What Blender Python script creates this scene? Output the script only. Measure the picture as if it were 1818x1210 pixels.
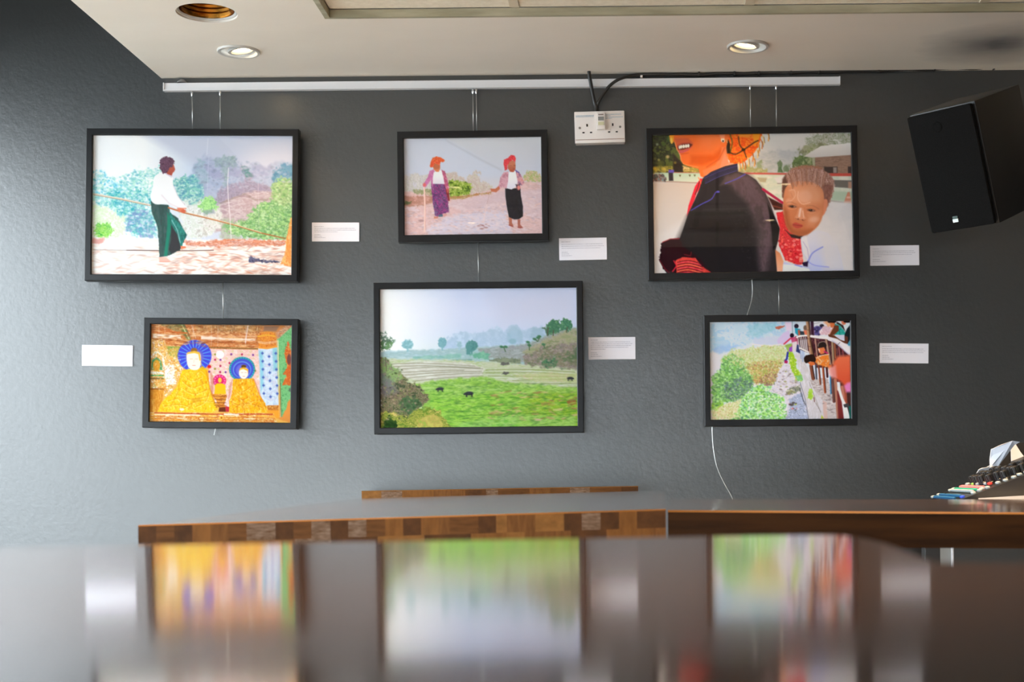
import bpy, bmesh, math, random
from mathutils import Vector, Matrix, Euler
for o in list(bpy.data.objects): bpy.data.objects.remove(o, do_unlink=True)
S = bpy.context.scene; COL = S.collection
# ---------------------------------------------------------------- camera
EYE = 1.10                                     # lens height above the floor
WALL = 4.15                                    # distance of the picture wall
ROLL = math.radians(.57)
FPX, PX, PY = 2525.0, 1100.0, 840.0            # 50 mm lens in pixels, principal point (shifted lens)
cam = bpy.data.cameras.new('camera'); camo = bpy.data.objects.new('camera', cam); COL.objects.link(camo)
cam.lens = 50.0; cam.sensor_width = 36.0
cam.shift_x = -(PX-909)/1818; cam.shift_y = (PY-605)/1818
camo.location = (0, 0, EYE); camo.rotation_euler = Euler((math.radians(90), 0, 0)).to_matrix().to_4x4().to_euler()
camo.matrix_world = Matrix.Translation((0, 0, EYE)) @ Matrix.Rotation(ROLL, 4, 'Y') @ Matrix.Rotation(math.radians(90), 4, 'X')
cam.clip_start = .02; cam.clip_end = 100
cam.dof.use_dof = True; cam.dof.focus_distance = 3.4; cam.dof.aperture_fstop = 8.0
S.camera = camo
def W(u, v, d):
    """world point at depth d seen at picture point (u, v); used once, to measure the place off the photograph"""
    a = (u-PX)/FPX*d; b = -(v-PY)/FPX*d; c, s = math.cos(ROLL), math.sin(ROLL)
    return Vector((a*c+b*s, d, -a*s+b*c+EYE))
# ---------------------------------------------------------------- light
S.view_settings.view_transform = 'Standard'; S.view_settings.look = 'None'
S.view_settings.gamma = 1.0; S.view_settings.use_curve_mapping = False
S.view_settings.exposure = 0.90
S.cycles.use_denoising = True
S.cycles.max_bounces = 8; S.cycles.diffuse_bounces = 4; S.cycles.glossy_bounces = 5; S.cycles.transparent_max_bounces = 12
S.cycles.caustics_reflective = False; S.cycles.caustics_refractive = False
S.cycles.sample_clamp_indirect = 6
wd = bpy.data.worlds.new('overcast_sky'); S.world = wd; wd.use_nodes = True
bg = wd.node_tree.nodes['Background']; bg.inputs[1].default_value = 1.0
wn, wl = wd.node_tree.nodes, wd.node_tree.links          # bright hazy horizon, dimmer zenith
wt = wn.new('ShaderNodeTexCoord'); wx = wn.new('ShaderNodeSeparateXYZ'); wr = wn.new('ShaderNodeMapRange'); wm = wn.new('ShaderNodeMix'); wm.data_type = 'RGBA'
wr.inputs['From Min'].default_value = .02; wr.inputs['From Max'].default_value = .7; wm.clamp_result = False
SKY_H, SKY_Z = 8.2, 5.5
wm.inputs[6].default_value = (.84*SKY_H, .94*SKY_H, 1.0*SKY_H, 1); wm.inputs[7].default_value = (.74*SKY_Z, .88*SKY_Z, 1.0*SKY_Z, 1)
wl.new(wt.outputs['Generated'], wx.inputs[0]); wl.new(wx.outputs['Z'], wr.inputs['Value']); wl.new(wr.outputs[0], wm.inputs[0]); wl.new(wm.outputs[2], bg.inputs[0])
def portal(name, loc, rot, sx, sy):
    l = bpy.data.lights.new(name, 'AREA'); l.shape = 'RECTANGLE'; l.size = sx; l.size_y = sy
    l.cycles.is_portal = True
    o = bpy.data.objects.new(name, l); o.location = loc; o.rotation_euler = rot; COL.objects.link(o)
XL, XR, YR = -2.35, 3.3, -3.2                  # left wall, right wall, rear wall
WIN = [(1.8, 4.05, .12, 2.34), (-3.0, 1.68, .12, 1.58)]          # shop windows in the left wall, the low one shaped for the wall sheen: y0, y1, z0, z1
RWIN_FILL = [(-2.3, .7, .12, 1.42)]                                      # low rear window, unseen, added to brighten the picture wall: x0, x1, z0, z1
for y0, y1, z0, z1 in WIN: portal('window_portal', (XL+.02, (y0+y1)/2, (z0+z1)/2), (0, math.radians(-90), 0), z1-z0, y1-y0)
for x0, x1, z0, z1 in RWIN_FILL: portal('window_portal', ((x0+x1)/2, YR+.02, (z0+z1)/2), (math.radians(90), 0, 0), x1-x0, z1-z0)  # portal of the added rear window
sun = bpy.data.lights.new('sun', 'SUN'); sun.energy = 3; sun.color = (1, .96, .90); sun.angle = math.radians(1)
suno = bpy.data.objects.new('sun', sun); COL.objects.link(suno); suno.rotation_euler = (math.radians(12), math.radians(32), 0)   # from behind the building, onto the pavement outside
DOWN_W = 3.6
# ---------------------------------------------------------------- painter for the photographic prints
import numpy as np
_tabs = {}
def _lat(x, y, seed):
    if seed not in _tabs:
        _tabs[seed] = np.random.default_rng(seed).random((128, 128)).astype(np.float32)
    t = _tabs[seed]
    xi = np.floor(x).astype(int); yi = np.floor(y).astype(int)
    fx = x - xi; fy = y - yi
    fx = fx*fx*(3-2*fx); fy = fy*fy*(3-2*fy)
    a = t[yi & 127, xi & 127]; b = t[yi & 127, (xi+1) & 127]
    c = t[(yi+1) & 127, xi & 127]; d = t[(yi+1) & 127, (xi+1) & 127]
    return (a*(1-fx)+b*fx)*(1-fy)+(c*(1-fx)+d*fx)*fy
def noise(x, y, sx, sy, seed=1, octv=3, k=1.8, per=.6):
    n = 0; w = 0; a = 1.0
    for o in range(octv):
        n = n + a*_lat(x/sx*2**o+7.3*o, y/sy*2**o+3.1*o, seed+o); w += a; a *= per
    return np.clip((n/w-.5)*k+.5, 0, 1)
def smooth_pts(p, closed=True, n=6):
    p = np.array(p, float); m = len(p); out = []
    for i in range(m if closed else m-1):
        g = (lambda j: p[j % m]) if closed else (lambda j: p[min(max(j, 0), m-1)])
        a, b, c, d = g(i-1), g(i), g(i+1), g(i+2)
        for t in np.arange(n)/n:
            out.append(.5*((2*b)+(c-a)*t+(2*a-5*b+4*c-d)*t*t+(3*b-a-3*c+d)*t**3))
    if not closed: out.append(p[-1])
    return np.array(out)
class Canvas:
    def __init__(s, rect, step):
        x0, y0, x1, y1 = rect
        s.W = int(round((x1-x0)/step))+1; s.H = int(round((y1-y0)/step))+1
        s.xs = np.linspace(x0, x1, s.W); s.ys = np.linspace(y0, y1, s.H); s.step = step
        s.img = np.zeros((s.H, s.W, 3))
        s.seed = 11
    def _win(s, x0, y0, x1, y1, pad):
        a = int(np.clip(np.searchsorted(s.xs, x0-pad)-1, 0, s.W)); b = int(np.clip(np.searchsorted(s.xs, x1+pad)+1, 0, s.W))
        c = int(np.clip(np.searchsorted(s.ys, y0-pad)-1, 0, s.H)); d = int(np.clip(np.searchsorted(s.ys, y1+pad)+1, 0, s.H))
        return slice(c, d), slice(a, b), *np.meshgrid(s.xs[a:b], s.ys[c:d])
    def _seg(s, X, Y, P, closed):
        D = np.full(X.shape, 1e9); ins = np.zeros(X.shape, bool); T = np.zeros(X.shape)
        n = len(P)
        for i in range(n if closed else n-1):
            ax, ay = P[i]; bx, by = P[(i+1) % n]
            dx, dy = bx-ax, by-ay; L = dx*dx+dy*dy+1e-9
            t = np.clip(((X-ax)*dx+(Y-ay)*dy)/L, 0, 1)
            d = np.hypot(X-ax-t*dx, Y-ay-t*dy)
            m = d < D; D = np.where(m, d, D); T = np.where(m, (i+t)/max(n-1, 1), T)
            if closed and ay != by:
                cr = ((ay > Y) != (by > Y)) & (X < dx*(Y-ay)/(by-ay)+ax)
                ins ^= cr
        return D, ins, T
    def _col(s, col, X, Y, sc, seed, k):
        if isinstance(col, tuple): return np.broadcast_to(np.array(col, float), X.shape+(3,))
        c = np.array(col, float); n = noise(X, Y, sc[0]*1.3, sc[1]*1.3, seed, 4, k*1.2, .8)*(len(c)-1)
        i = np.clip(n.astype(int), 0, len(c)-2); f = (n-i)[..., None]
        return c[i]*(1-f)+c[i+1]*f
    def fill(s, pts, col, soft=5, rag=0, rs=22, sm=False, a=1., sc=(30, 30), k=2.4, hole=0, hs=18, vg=None):
        """closed shape; rag roughens its outline, hole punches gaps, col may be a palette mixed by noise"""
        s.seed += 17; P = smooth_pts(pts) if sm else np.array(pts, float)
        pad = soft+rag+2
        wy, wx, X, Y = s._win(P[:, 0].min(), P[:, 1].min(), P[:, 0].max(), P[:, 1].max(), pad)
        if X.size == 0: return
        D, ins, _ = s._seg(X, Y, P, True)
        D = np.where(ins, D, -D)
        if rag: D = D+rag*2*(noise(X, Y, rs, rs, s.seed+3, 3, 2.2)-.5)
        m = np.clip(.5+D/max(soft, 1e-3), 0, 1)*a
        if hole: m = m*np.clip((noise(X, Y, hs, hs, s.seed+5, 3, 2.4)-hole)*5+.5, 0, 1)
        c = s._col(col, X, Y, sc, s.seed, k)
        if vg is not None:
            y0, y1, c2 = vg; t = np.clip((Y-y0)/(y1-y0), 0, 1)[..., None]
            c = c*(1-t)+np.array(c2, float)*t
        s.img[wy, wx] = s.img[wy, wx]*(1-m[..., None])+c*m[..., None]
    def ell(s, cx, cy, rx, ry, col, soft=.15, a=1., rot=0, sc=(20, 20), k=2.2):
        s.seed += 17
        R = max(rx, ry)*(1+soft)+2
        wy, wx, X, Y = s._win(cx-R, cy-R, cx+R, cy+R, 0)
        if X.size == 0: return
        q = np.radians(rot); u = (X-cx)*np.cos(q)+(Y-cy)*np.sin(q); v = -(X-cx)*np.sin(q)+(Y-cy)*np.cos(q)
        r = np.hypot(u/rx, v/ry)
        m = (np.clip(.5+(1-r)/max(soft, s.step*1.3/min(rx, ry)), 0, 1)*a)[..., None]
        s.img[wy, wx] = s.img[wy, wx]*(1-m)+s._col(col, X, Y, sc, s.seed, k)*m
    def line(s, pts, w, col, soft=3, a=1., sm=False, w2=None, sc=(20, 20), k=2.2):
        s.seed += 17; P = smooth_pts(pts, False) if sm else np.array(pts, float)
        wy, wx, X, Y = s._win(P[:, 0].min(), P[:, 1].min(), P[:, 0].max(), P[:, 1].max(), max(w, w2 or 0)+soft+2)
        if X.size == 0: return
        D, _, T = s._seg(X, Y, P, False)
        ww = w/2 if w2 is None else (w*(1-T)+w2*T)/2
        m = (np.clip(.5+(ww-D)/soft, 0, 1)*a)[..., None]
        s.img[wy, wx] = s.img[wy, wx]*(1-m)+s._col(col, X, Y, sc, s.seed, k)*m
    def grad(s, stops, vert=True):
        """stops: list of (coordinate, colour)"""
        ax = s.ys if vert else s.xs
        g = np.stack([np.interp(ax, [q[0] for q in stops], [q[1][i] for q in stops]) for i in range(3)], -1)
        s.img[:] = g[:, None] if vert else g[None]
    def tint(s, x0, y0, x1, y1, col, a0, a1):
        """blend towards col, strength a0 at (x0,y0) to a1 at (x1,y1)"""
        X, Y = np.meshgrid(s.xs, s.ys); dx, dy = x1-x0, y1-y0
        t = np.clip(((X-x0)*dx+(Y-y0)*dy)/(dx*dx+dy*dy), 0, 1); m = (a0+(a1-a0)*t)[..., None]
        s.img = s.img*(1-m)+np.array(col, float)*m
    def dabs(s, pts, n, r, cols, seed, asp=1., a=1., soft=.5, rot=0):
        """n little brush dabs inside a closed shape"""
        rg = np.random.default_rng(seed); P = np.array(pts, float)
        lo, hi = P.min(0), P.max(0); k = 0
        while k < n:
            q = lo+(hi-lo)*rg.random(2); ins = False
            for i in range(len(P)):
                ax, ay = P[i]; bx, by = P[(i+1) % len(P)]
                if (ay > q[1]) != (by > q[1]) and q[0] < (bx-ax)*(q[1]-ay)/(by-ay)+ax: ins = not ins
            k += 1
            if not ins: continue
            rr = r*(.5+rg.random()); s.ell(q[0], q[1], rr*asp, rr, tuple(cols[rg.integers(len(cols))]), soft, a, rot+rg.normal()*12)

def pic_oxcart():          # man in white shirt and green sarong pulling a rope
    c = Canvas((92, 112, 1525, 1115), 3.4)
    c.grad([(92, (252, 254, 255)), (450, (255, 255, 254)), (800, (214, 224, 240)), (1525, (202, 204, 222))], False)
    c.fill([(440, 100), (1540, 100), (1540, 420), (900, 380), (700, 250)], (203, 208, 226), 70, a=.85)
    c.fill([(800, 330), (900, 250), (1010, 280), (1200, 330), (1260, 300), (1340, 330), (1440, 290), (1540, 320), (1540, 620), (780, 620)], [(170, 184, 212), (184, 194, 218), (172, 176, 206)], 26, 12, 40, sc=(90, 60))
    c.fill([(820, 380), (840, 270), (880, 300), (920, 440), (880, 480)], [(150, 180, 190), (180, 200, 215)], 16, 14, 20, a=.7)
    c.fill([(960, 290), (1030, 255), (1110, 260), (1115, 330), (1060, 350), (1060, 480), (1030, 480), (1020, 350), (965, 340)], [(140, 165, 165), (170, 190, 195), (150, 170, 180)], 14, 14, 18, a=.85)
    c.fill([(1380, 460), (1385, 370), (1450, 310), (1540, 320), (1540, 470)], [(105, 150, 185), (120, 165, 190), (90, 140, 170)], 16, 12, 20)
    c.fill([(960, 600), (985, 500), (1100, 450), (1170, 440), (1180, 380), (1160, 340), (1190, 335), (1240, 440), (1370, 480), (1380, 620)], [(165, 155, 180), (176, 165, 188), (155, 146, 165), (180, 174, 198)], 18, 12, 26, sc=(50, 40))
    c.fill([(1160, 370), (1155, 335), (1185, 330), (1235, 400), (1190, 410)], [(100, 145, 150), (120, 160, 160)], 10, 8, 14)
    c.fill([(960, 620), (1120, 545), (1250, 512), (1345, 505), (1420, 540), (1420, 800), (860, 800), (900, 690)], [(205, 185, 190), (190, 165, 170), (214, 200, 205), (180, 155, 165)], 16, 8, 26, sc=(90, 30))
    c.line([(1000, 600), (1100, 560), (1180, 530), (1250, 570), (1340, 570)], 12, [(165, 145, 140), (140, 130, 110)], 12, a=.6)
    # trees, left and middle, washed by light
    c.fill([(92, 380), (150, 365), (200, 420), (320, 430), (430, 340), (480, 370), (560, 330), (600, 420), (560, 840), (380, 850), (280, 690), (92, 620)],
           [(235, 252, 246), (250, 255, 252), (120, 205, 215), (222, 250, 235), (150, 222, 210), (252, 255, 250)], 20, 20, 30, sc=(34, 24), k=3)
    c.fill([(92, 380), (150, 360), (215, 420), (300, 430), (330, 520), (200, 540), (92, 560)], [(150, 225, 240), (100, 200, 225), (215, 248, 250), (255, 255, 255)], 14, 16, 22, hole=.42, hs=26)
    c.fill([(180, 520), (330, 500), (520, 520), (560, 640), (540, 780), (420, 830), (330, 800), (300, 700), (220, 660)], [(60, 175, 195), (110, 205, 195), (150, 225, 215), (90, 170, 205), (190, 240, 225)], 14, 18, 22, hole=.3, hs=30, sc=(24, 20))
    c.fill([(320, 690), (420, 640), (500, 660), (540, 740), (520, 860), (440, 860), (420, 800), (340, 800)], [(130, 150, 200), (160, 170, 215), (90, 170, 180), (190, 190, 225)], 14, 12, 20, a=.8)
    c.fill([(660, 440), (740, 400), (830, 390), (870, 470), (880, 580), (800, 610), (700, 560)], [(120, 195, 195), (170, 228, 205), (215, 245, 225), (100, 165, 190), (150, 215, 190)], 12, 16, 22, sc=(22, 18), k=3)
    c.fill([(780, 400), (840, 395), (870, 470), (850, 520), (790, 470)], [(110, 165, 200), (130, 190, 200)], 12, 10, 16, a=.6)
    c.fill([(700, 560), (860, 560), (1000, 610), (1020, 760), (900, 850), (760, 850), (700, 640)], [(240, 240, 235), (215, 225, 210), (250, 250, 250), (200, 200, 190)], 20, 14, 24, a=.85)
    c.fill([(850, 620), (870, 570), (920, 545), (975, 580), (995, 630), (960, 650), (900, 680)], [(150, 215, 130), (190, 240, 160), (120, 190, 120)], 10, 12, 16, sc=(16, 14))
    c.fill([(880, 650), (960, 640), (970, 670), (890, 680)], (140, 150, 175), 12, a=.6)
    c.fill([(1000, 700), (1100, 715), (1160, 830), (1150, 860), (1020, 860)], [(160, 180, 150), (190, 200, 175), (170, 160, 160)], 16, 14, 20, a=.8)
    c.fill([(1180, 850), (1040, 790), (1030, 735), (1120, 740), (1210, 690), (1260, 610), (1370, 580), (1380, 460), (1440, 410), (1540, 420), (1540, 870), (1300, 860)],
           [(125, 180, 118), (160, 205, 140), (196, 225, 172), (110, 160, 108), (145, 195, 135)], 12, 16, 20, sc=(26, 20), k=3)
    c.fill([(1370, 560), (1380, 460), (1440, 420), (1540, 430), (1540, 600), (1440, 620)], [(185, 205, 150), (160, 185, 130), (205, 215, 170)], 12, 12, 18, sc=(22, 18), a=.8)
    c.dabs([(1200, 850), (1050, 800), (1130, 740), (1220, 690), (1270, 610), (1380, 570), (1380, 470), (1440, 420), (1525, 430), (1525, 865)], 900, 6, [(190, 232, 150), (115, 165, 100), (215, 240, 190), (150, 205, 120), (100, 145, 95)], 51, 1.4, .55)
    c.dabs([(100, 400), (200, 430), (430, 350), (560, 340), (590, 560), (540, 820), (400, 820), (300, 690), (100, 600)], 900, 6, [(245, 255, 250), (120, 205, 205), (170, 230, 220), (90, 180, 200), (255, 255, 255), (200, 245, 220)], 52, 1.5, .55)
    c.dabs([(670, 440), (830, 395), (870, 480), (880, 580), (800, 610), (700, 560)], 300, 6, [(225, 248, 235), (100, 175, 180), (150, 215, 195), (90, 150, 180)], 53, 1.4, .55)
    c.dabs([(800, 340), (1110, 270), (1340, 330), (1520, 340), (1520, 440), (1200, 480), (980, 520), (860, 480)], 400, 7, [(150, 165, 195), (175, 185, 210), (195, 200, 220), (140, 150, 170)], 54, 1.3, .4)
    c.fill([(92, 590), (180, 620), (320, 700), (330, 800), (270, 850), (92, 850)], [(250, 255, 240), (225, 248, 200), (255, 255, 250)], 16, 14, 24, sc=(26, 20))
    c.fill([(105, 780), (130, 740), (220, 750), (235, 800), (210, 850), (120, 840)], [(120, 210, 70), (190, 235, 130), (90, 190, 80)], 10, 14, 14, sc=(14, 12))
    # ground
    c.fill([(80, 850), (400, 845), (760, 858), (1540, 862), (1540, 1130), (80, 1130)], [(255, 252, 248), (255, 255, 252), (252, 238, 228), (255, 250, 245)], 12, 4, 30, sc=(120, 18))
    c.fill([(740, 862), (900, 875), (1060, 850), (1480, 865), (1470, 905), (1200, 900), (1000, 915), (760, 900)], [(235, 160, 130), (215, 130, 100), (245, 205, 190), (205, 150, 140)], 10, 8, 20, sc=(60, 12), k=3)
    c.fill([(92, 855), (180, 852), (170, 880), (120, 895), (92, 890)], (235, 160, 150), 12, 6, a=.8)
    c.dabs([(92, 900), (1500, 900), (1500, 1110), (92, 1110)], 240, 5, [(240, 190, 170), (225, 160, 140), (250, 225, 210), (205, 165, 150)], 5, 6, .38)
    c.dabs([(700, 960), (1480, 960), (1520, 1110), (600, 1110)], 240, 4, [(225, 150, 120), (215, 165, 150), (190, 150, 140), (240, 200, 185)], 6, 5, .6)
    c.dabs([(1050, 890), (1480, 880), (1480, 1000), (1050, 1000)], 60, 3, [(205, 140, 120), (190, 150, 145)], 7, 6, .7)
    c.line([(100, 935), (340, 937), (560, 937)], 4, (170, 150, 145), 3); c.line([(340, 937), (720, 940), (960, 935)], 6, (110, 80, 70), 4)
    c.line([(930, 965), (1060, 970)], 5, (225, 120, 80), 4)
    c.fill([(1215, 985), (1225, 972), (1240, 985), (1300, 1000), (1400, 1008), (1440, 1020), (1340, 1022), (1210, 1018)], [(60, 60, 90), (110, 110, 140), (90, 80, 90)], 7, 5, 12)
    c.fill([(1510, 700), (1540, 690), (1540, 1060), (1440, 1030), (1470, 960), (1480, 850)], [(250, 180, 100), (240, 150, 80), (255, 200, 130)], 8, 3, 14, sc=(16, 20))
    # figure
    c.line([(100, 535), (300, 570), (500, 612)], 13, (200, 160, 130), 5); c.line([(100, 532), (300, 567), (500, 609)], 7, (250, 235, 215), 4)
    c.fill([(505, 580), (560, 605), (635, 610), (650, 670), (700, 700), (768, 830), (745, 880), (720, 935), (640, 975), (575, 985), (568, 880), (556, 760), (520, 680)], [(66, 84, 82), (58, 96, 90), (84, 100, 98)], 5, 2, 12, sc=(10, 40))
    c.fill([(635, 640), (665, 690), (720, 750), (768, 825), (740, 880), (735, 930), (700, 830), (655, 740)], [(36, 120, 112), (66, 150, 138), (40, 98, 94)], 6, 2, 10, sc=(8, 40))
    c.fill([(625, 660), (650, 700), (655, 790), (640, 880), (630, 978), (606, 980), (620, 860), (628, 760)], (40, 140, 115), 6, a=.85)
    c.fill([(655, 760), (700, 820), (725, 925), (660, 965), (640, 930), (655, 860)], (62, 58, 62), 8, a=.9)
    c.line([(660, 720), (700, 790), (722, 880)], 5, (160, 205, 205), 4); c.line([(560, 620), (575, 760), (585, 960)], 10, (85, 105, 105), 8, a=.6)
    c.fill([(570, 380), (600, 376), (660, 405), (668, 470), (710, 560), (755, 615), (748, 645), (700, 640), (625, 605), (540, 605), (505, 560), (520, 480), (530, 410)], (255, 253, 252), 5, sm=True)
    c.line([(668, 470), (700, 545), (750, 610)], 5, (225, 205, 215), 4, a=.7); c.line([(585, 540), (640, 600), (720, 635)], 8, (240, 222, 228), 8, a=.8)
    c.fill([(600, 380), (630, 375), (665, 400), (655, 415), (620, 395)], (225, 215, 228), 4)
    c.fill([(600, 300), (660, 300), (672, 330), (680, 355), (672, 372), (664, 378), (655, 400), (622, 388), (608, 360)], (205, 110, 90), 4, vg=(300, 400, (180, 85, 70)))
    c.fill([(568, 320), (572, 285), (600, 265), (640, 262), (668, 275), (674, 310), (664, 330), (640, 345), (622, 380), (595, 385), (572, 355)], [(95, 65, 85), (125, 90, 110), (80, 55, 70)], 4, 5, 9, sc=(9, 9))
    c.line([(745, 665), (900, 700), (1100, 750), (1300, 810), (1470, 848)], 12, (185, 115, 70), 4, w2=8); c.line([(745, 661), (900, 696), (1100, 746), (1300, 806)], 4, (245, 220, 190), 3)
    c.line([(635, 630), (745, 665)], 11, (205, 120, 80), 4)
    c.ell(725, 645, 26, 14, (235, 130, 100), .3, rot=12); c.ell(742, 655, 18, 12, (220, 110, 80), .3); c.line([(700, 635), (760, 635)], 8, (230, 140, 110), 4)
    c.fill([(725, 905), (760, 908), (765, 920), (728, 928)], (240, 130, 90), 4); c.fill([(570, 985), (620, 985), (655, 1012), (640, 1020), (575, 1018)], (255, 190, 175), 6)
    c.line([(575, 1018), (650, 1018)], 5, (240, 150, 130), 4)
    c.line([(912, 130), (905, 250)], 5, (232, 234, 244), 4, a=.7); c.line([(918, 260), (912, 500)], 4, (222, 226, 240), 4, a=.5)  # thin pale lines: wires mirrored in the glass, painted into the print
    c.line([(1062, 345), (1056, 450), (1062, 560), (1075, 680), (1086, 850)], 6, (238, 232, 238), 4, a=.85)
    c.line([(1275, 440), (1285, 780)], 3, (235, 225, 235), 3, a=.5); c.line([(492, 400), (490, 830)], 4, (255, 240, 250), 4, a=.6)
    return c

def pic_two_women():
    c = Canvas((150, 127, 1497, 1078), 4.6)
    c.grad([(127, (200, 202, 208)), (450, (196, 200, 214)), (600, (205, 202, 210)), (1078, (212, 190, 190))])
    c.fill([(140, 120), (560, 120), (1130, 460), (1130, 520), (140, 480)], (198, 204, 220), 40, a=.7)
    c.fill([(560, 140), (900, 330), (1110, 440), (1100, 455), (880, 340), (580, 165)], (180, 184, 196), 18, a=.7)
    c.fill([(140, 480), (400, 470), (420, 640), (140, 650)], [(200, 192, 192), (212, 208, 205), (185, 180, 170), (205, 200, 208)], 20, 18, 26, sc=(20, 40), a=.9)
    c.fill([(540, 470), (620, 460), (690, 500), (760, 540), (840, 460), (880, 470), (900, 560), (1000, 590), (1010, 680), (560, 690)], [(200, 180, 168), (185, 165, 150), (210, 198, 196), (195, 185, 160)], 18, 20, 22, sc=(18, 26), a=.9)
    c.fill([(1320, 560), (1335, 480), (1390, 445), (1440, 470), (1500, 520), (1500, 570)], [(190, 185, 130), (150, 170, 90), (205, 190, 170), (200, 170, 130)], 14, 14, 18, sc=(18, 18))
    c.fill([(140, 640), (300, 650), (420, 640), (560, 690), (760, 680), (1000, 640), (1090, 600), (1320, 570), (1500, 560), (1500, 1090), (140, 1090)], [(214, 178, 178), (222, 190, 190), (205, 168, 165), (218, 196, 202)], 14, 6, 30, sc=(90, 26))
    c.fill([(140, 680), (260, 690), (430, 690), (430, 760), (300, 790), (140, 790)], [(190, 130, 110), (170, 115, 95), (205, 150, 135)], 14, 8, 20, sc=(40, 16), a=.85)
    c.fill([(140, 740), (215, 740), (220, 765), (140, 770)], (105, 110, 70), 10, 8, 14)
    c.fill([(240, 620), (330, 625), (420, 620), (415, 680), (350, 680), (240, 655)], [(150, 150, 100), (120, 130, 80), (190, 170, 140)], 12, 12, 16, a=.8)
    c.fill([(340, 1030), (560, 900), (800, 850), (1140, 850), (1160, 960), (1220, 1090), (420, 1090)], [(205, 200, 218), (218, 205, 214), (196, 190, 208)], 30, 14, 30, sc=(50, 16), a=.85)
    c.fill([(560, 760), (1140, 640), (1500, 640), (1500, 900), (1340, 870), (1140, 830), (700, 850)], [(212, 190, 198), (205, 180, 186), (220, 200, 205)], 30, 10, 30, sc=(60, 20), a=.8)
    c.dabs([(150, 800), (500, 880), (1490, 700), (1490, 1070), (150, 1070)], 500, 4, [(190, 160, 165), (228, 208, 212), (180, 165, 185), (225, 190, 180)], 3, 3, .6)
    c.dabs([(860, 960), (1000, 960), (1000, 1010), (860, 1030)], 10, 5, [(160, 110, 110)], 8, 3, .8)
    c.ell(315, 930, 30, 12, (170, 130, 130), .6, .8)
    # bush
    c.fill([(585, 700), (580, 560), (620, 535), (700, 550), (800, 575), (820, 630), (790, 670), (720, 690), (680, 715), (620, 715)], [(70, 95, 30), (120, 150, 50), (170, 195, 80), (95, 125, 40), (190, 200, 110)], 8, 12, 16, sc=(20, 16), k=3)
    c.fill([(600, 700), (720, 690), (860, 670), (1000, 660), (1000, 680), (860, 690), (720, 725), (600, 722)], [(185, 120, 80), (170, 140, 90), (205, 165, 140)], 8, 6, 14)
    # left woman
    c.line([(346, 600), (352, 800), (345, 1030)], 14, (238, 205, 195), 5); c.line([(352, 600), (357, 800), (350, 1025)], 4, (205, 140, 130), 3, a=.7)
    c.fill([(415, 565), (545, 565), (565, 640), (580, 760), (585, 850), (545, 862), (520, 870), (475, 890), (450, 885), (432, 780), (420, 660)], [(85, 60, 100), (140, 60, 120), (180, 70, 140), (70, 60, 90), (120, 90, 135)], 6, 3, 12, sc=(16, 16), k=3)
    c.fill([(550, 580), (585, 620), (595, 740), (580, 740), (560, 660)], [(150, 50, 50), (120, 30, 50)], 5)
    c.fill([(480, 875), (525, 868), (525, 893), (485, 895)], (85, 110, 125), 5); c.fill([(440, 890), (480, 892), (478, 910), (435, 912)], (200, 130, 110), 5); c.fill([(522, 868), (560, 862), (568, 880), (530, 898)], (205, 150, 145), 6)
    c.fill([(400, 445), (440, 430), (455, 470), (430, 560), (440, 660), (415, 560), (415, 530), (365, 600), (335, 600), (335, 575), (380, 510)], [(190, 110, 160), (205, 130, 175), (180, 95, 140)], 5, 2, 10)
    c.fill([(515, 435), (550, 450), (575, 530), (590, 620), (575, 660), (545, 590), (530, 500)], [(190, 90, 130), (170, 80, 110), (215, 130, 160)], 5, 2, 10)
    c.fill([(440, 460), (470, 445), (515, 440), (535, 510), (545, 575), (430, 572), (430, 520)], (238, 232, 235), 5, vg=(500, 575, (222, 216, 225)))
    c.ell(348, 580, 16, 18, (225, 110, 110), .3); c.ell(575, 640, 10, 22, (190, 90, 80), .3)
    c.fill([(432, 400), (500, 380), (505, 420), (490, 455), (465, 455), (440, 430)], (195, 110, 70), 5, vg=(380, 455, (215, 130, 90))); c.line([(440, 385), (460, 420)], 10, (110, 70, 100), 6)
    c.ell(468, 392, 36, 36, (190, 105, 72), .2)
    c.fill([(402, 405), (412, 350), (430, 318), (470, 305), (515, 315), (548, 342), (540, 358), (510, 362), (500, 395), (455, 370), (440, 400), (415, 415)], [(230, 100, 50), (205, 75, 35), (240, 130, 80), (215, 60, 50)], 5, 3, 9, sc=(10, 10))
    # right woman
    c.line([(985, 670), (960, 770), (930, 900), (925, 940)], 6, (225, 200, 200), 4); c.line([(982, 680), (958, 775)], 3, (170, 130, 130), 3)
    c.fill([(1170, 905), (1200, 915), (1200, 965), (1215, 990), (1195, 1000), (1170, 985)], (170, 100, 80), 5); c.fill([(1255, 930), (1282, 930), (1280, 980), (1302, 1005), (1280, 1020), (1256, 1010)], (165, 95, 80), 5)
    c.line([(1170, 985), (1210, 1000)], 8, (150, 60, 60), 4); c.line([(1256, 1008), (1300, 1012)], 8, (150, 60, 60), 4)
    c.fill([(1138, 610), (1200, 630), (1285, 620), (1290, 700), (1308, 800), (1308, 900), (1270, 928), (1220, 930), (1170, 905), (1150, 800), (1138, 700)], [(24, 24, 34), (34, 34, 44), (18, 18, 26)], 5, 1, 12)
    c.fill([(1125, 470), (1170, 460), (1170, 560), (1150, 630), (1105, 610), (1080, 640), (1045, 665), (1030, 645), (1075, 590), (1090, 520)], [(200, 150, 165), (215, 165, 180), (185, 125, 140)], 5, 2, 10)
    c.fill([(1240, 450), (1275, 465), (1305, 520), (1330, 575), (1300, 600), (1260, 580), (1245, 520)], [(200, 130, 130), (220, 160, 165), (150, 100, 130)], 5, 2, 10)
    c.line([(1240, 450), (1275, 475)], 9, (80, 80, 160), 5)
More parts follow.
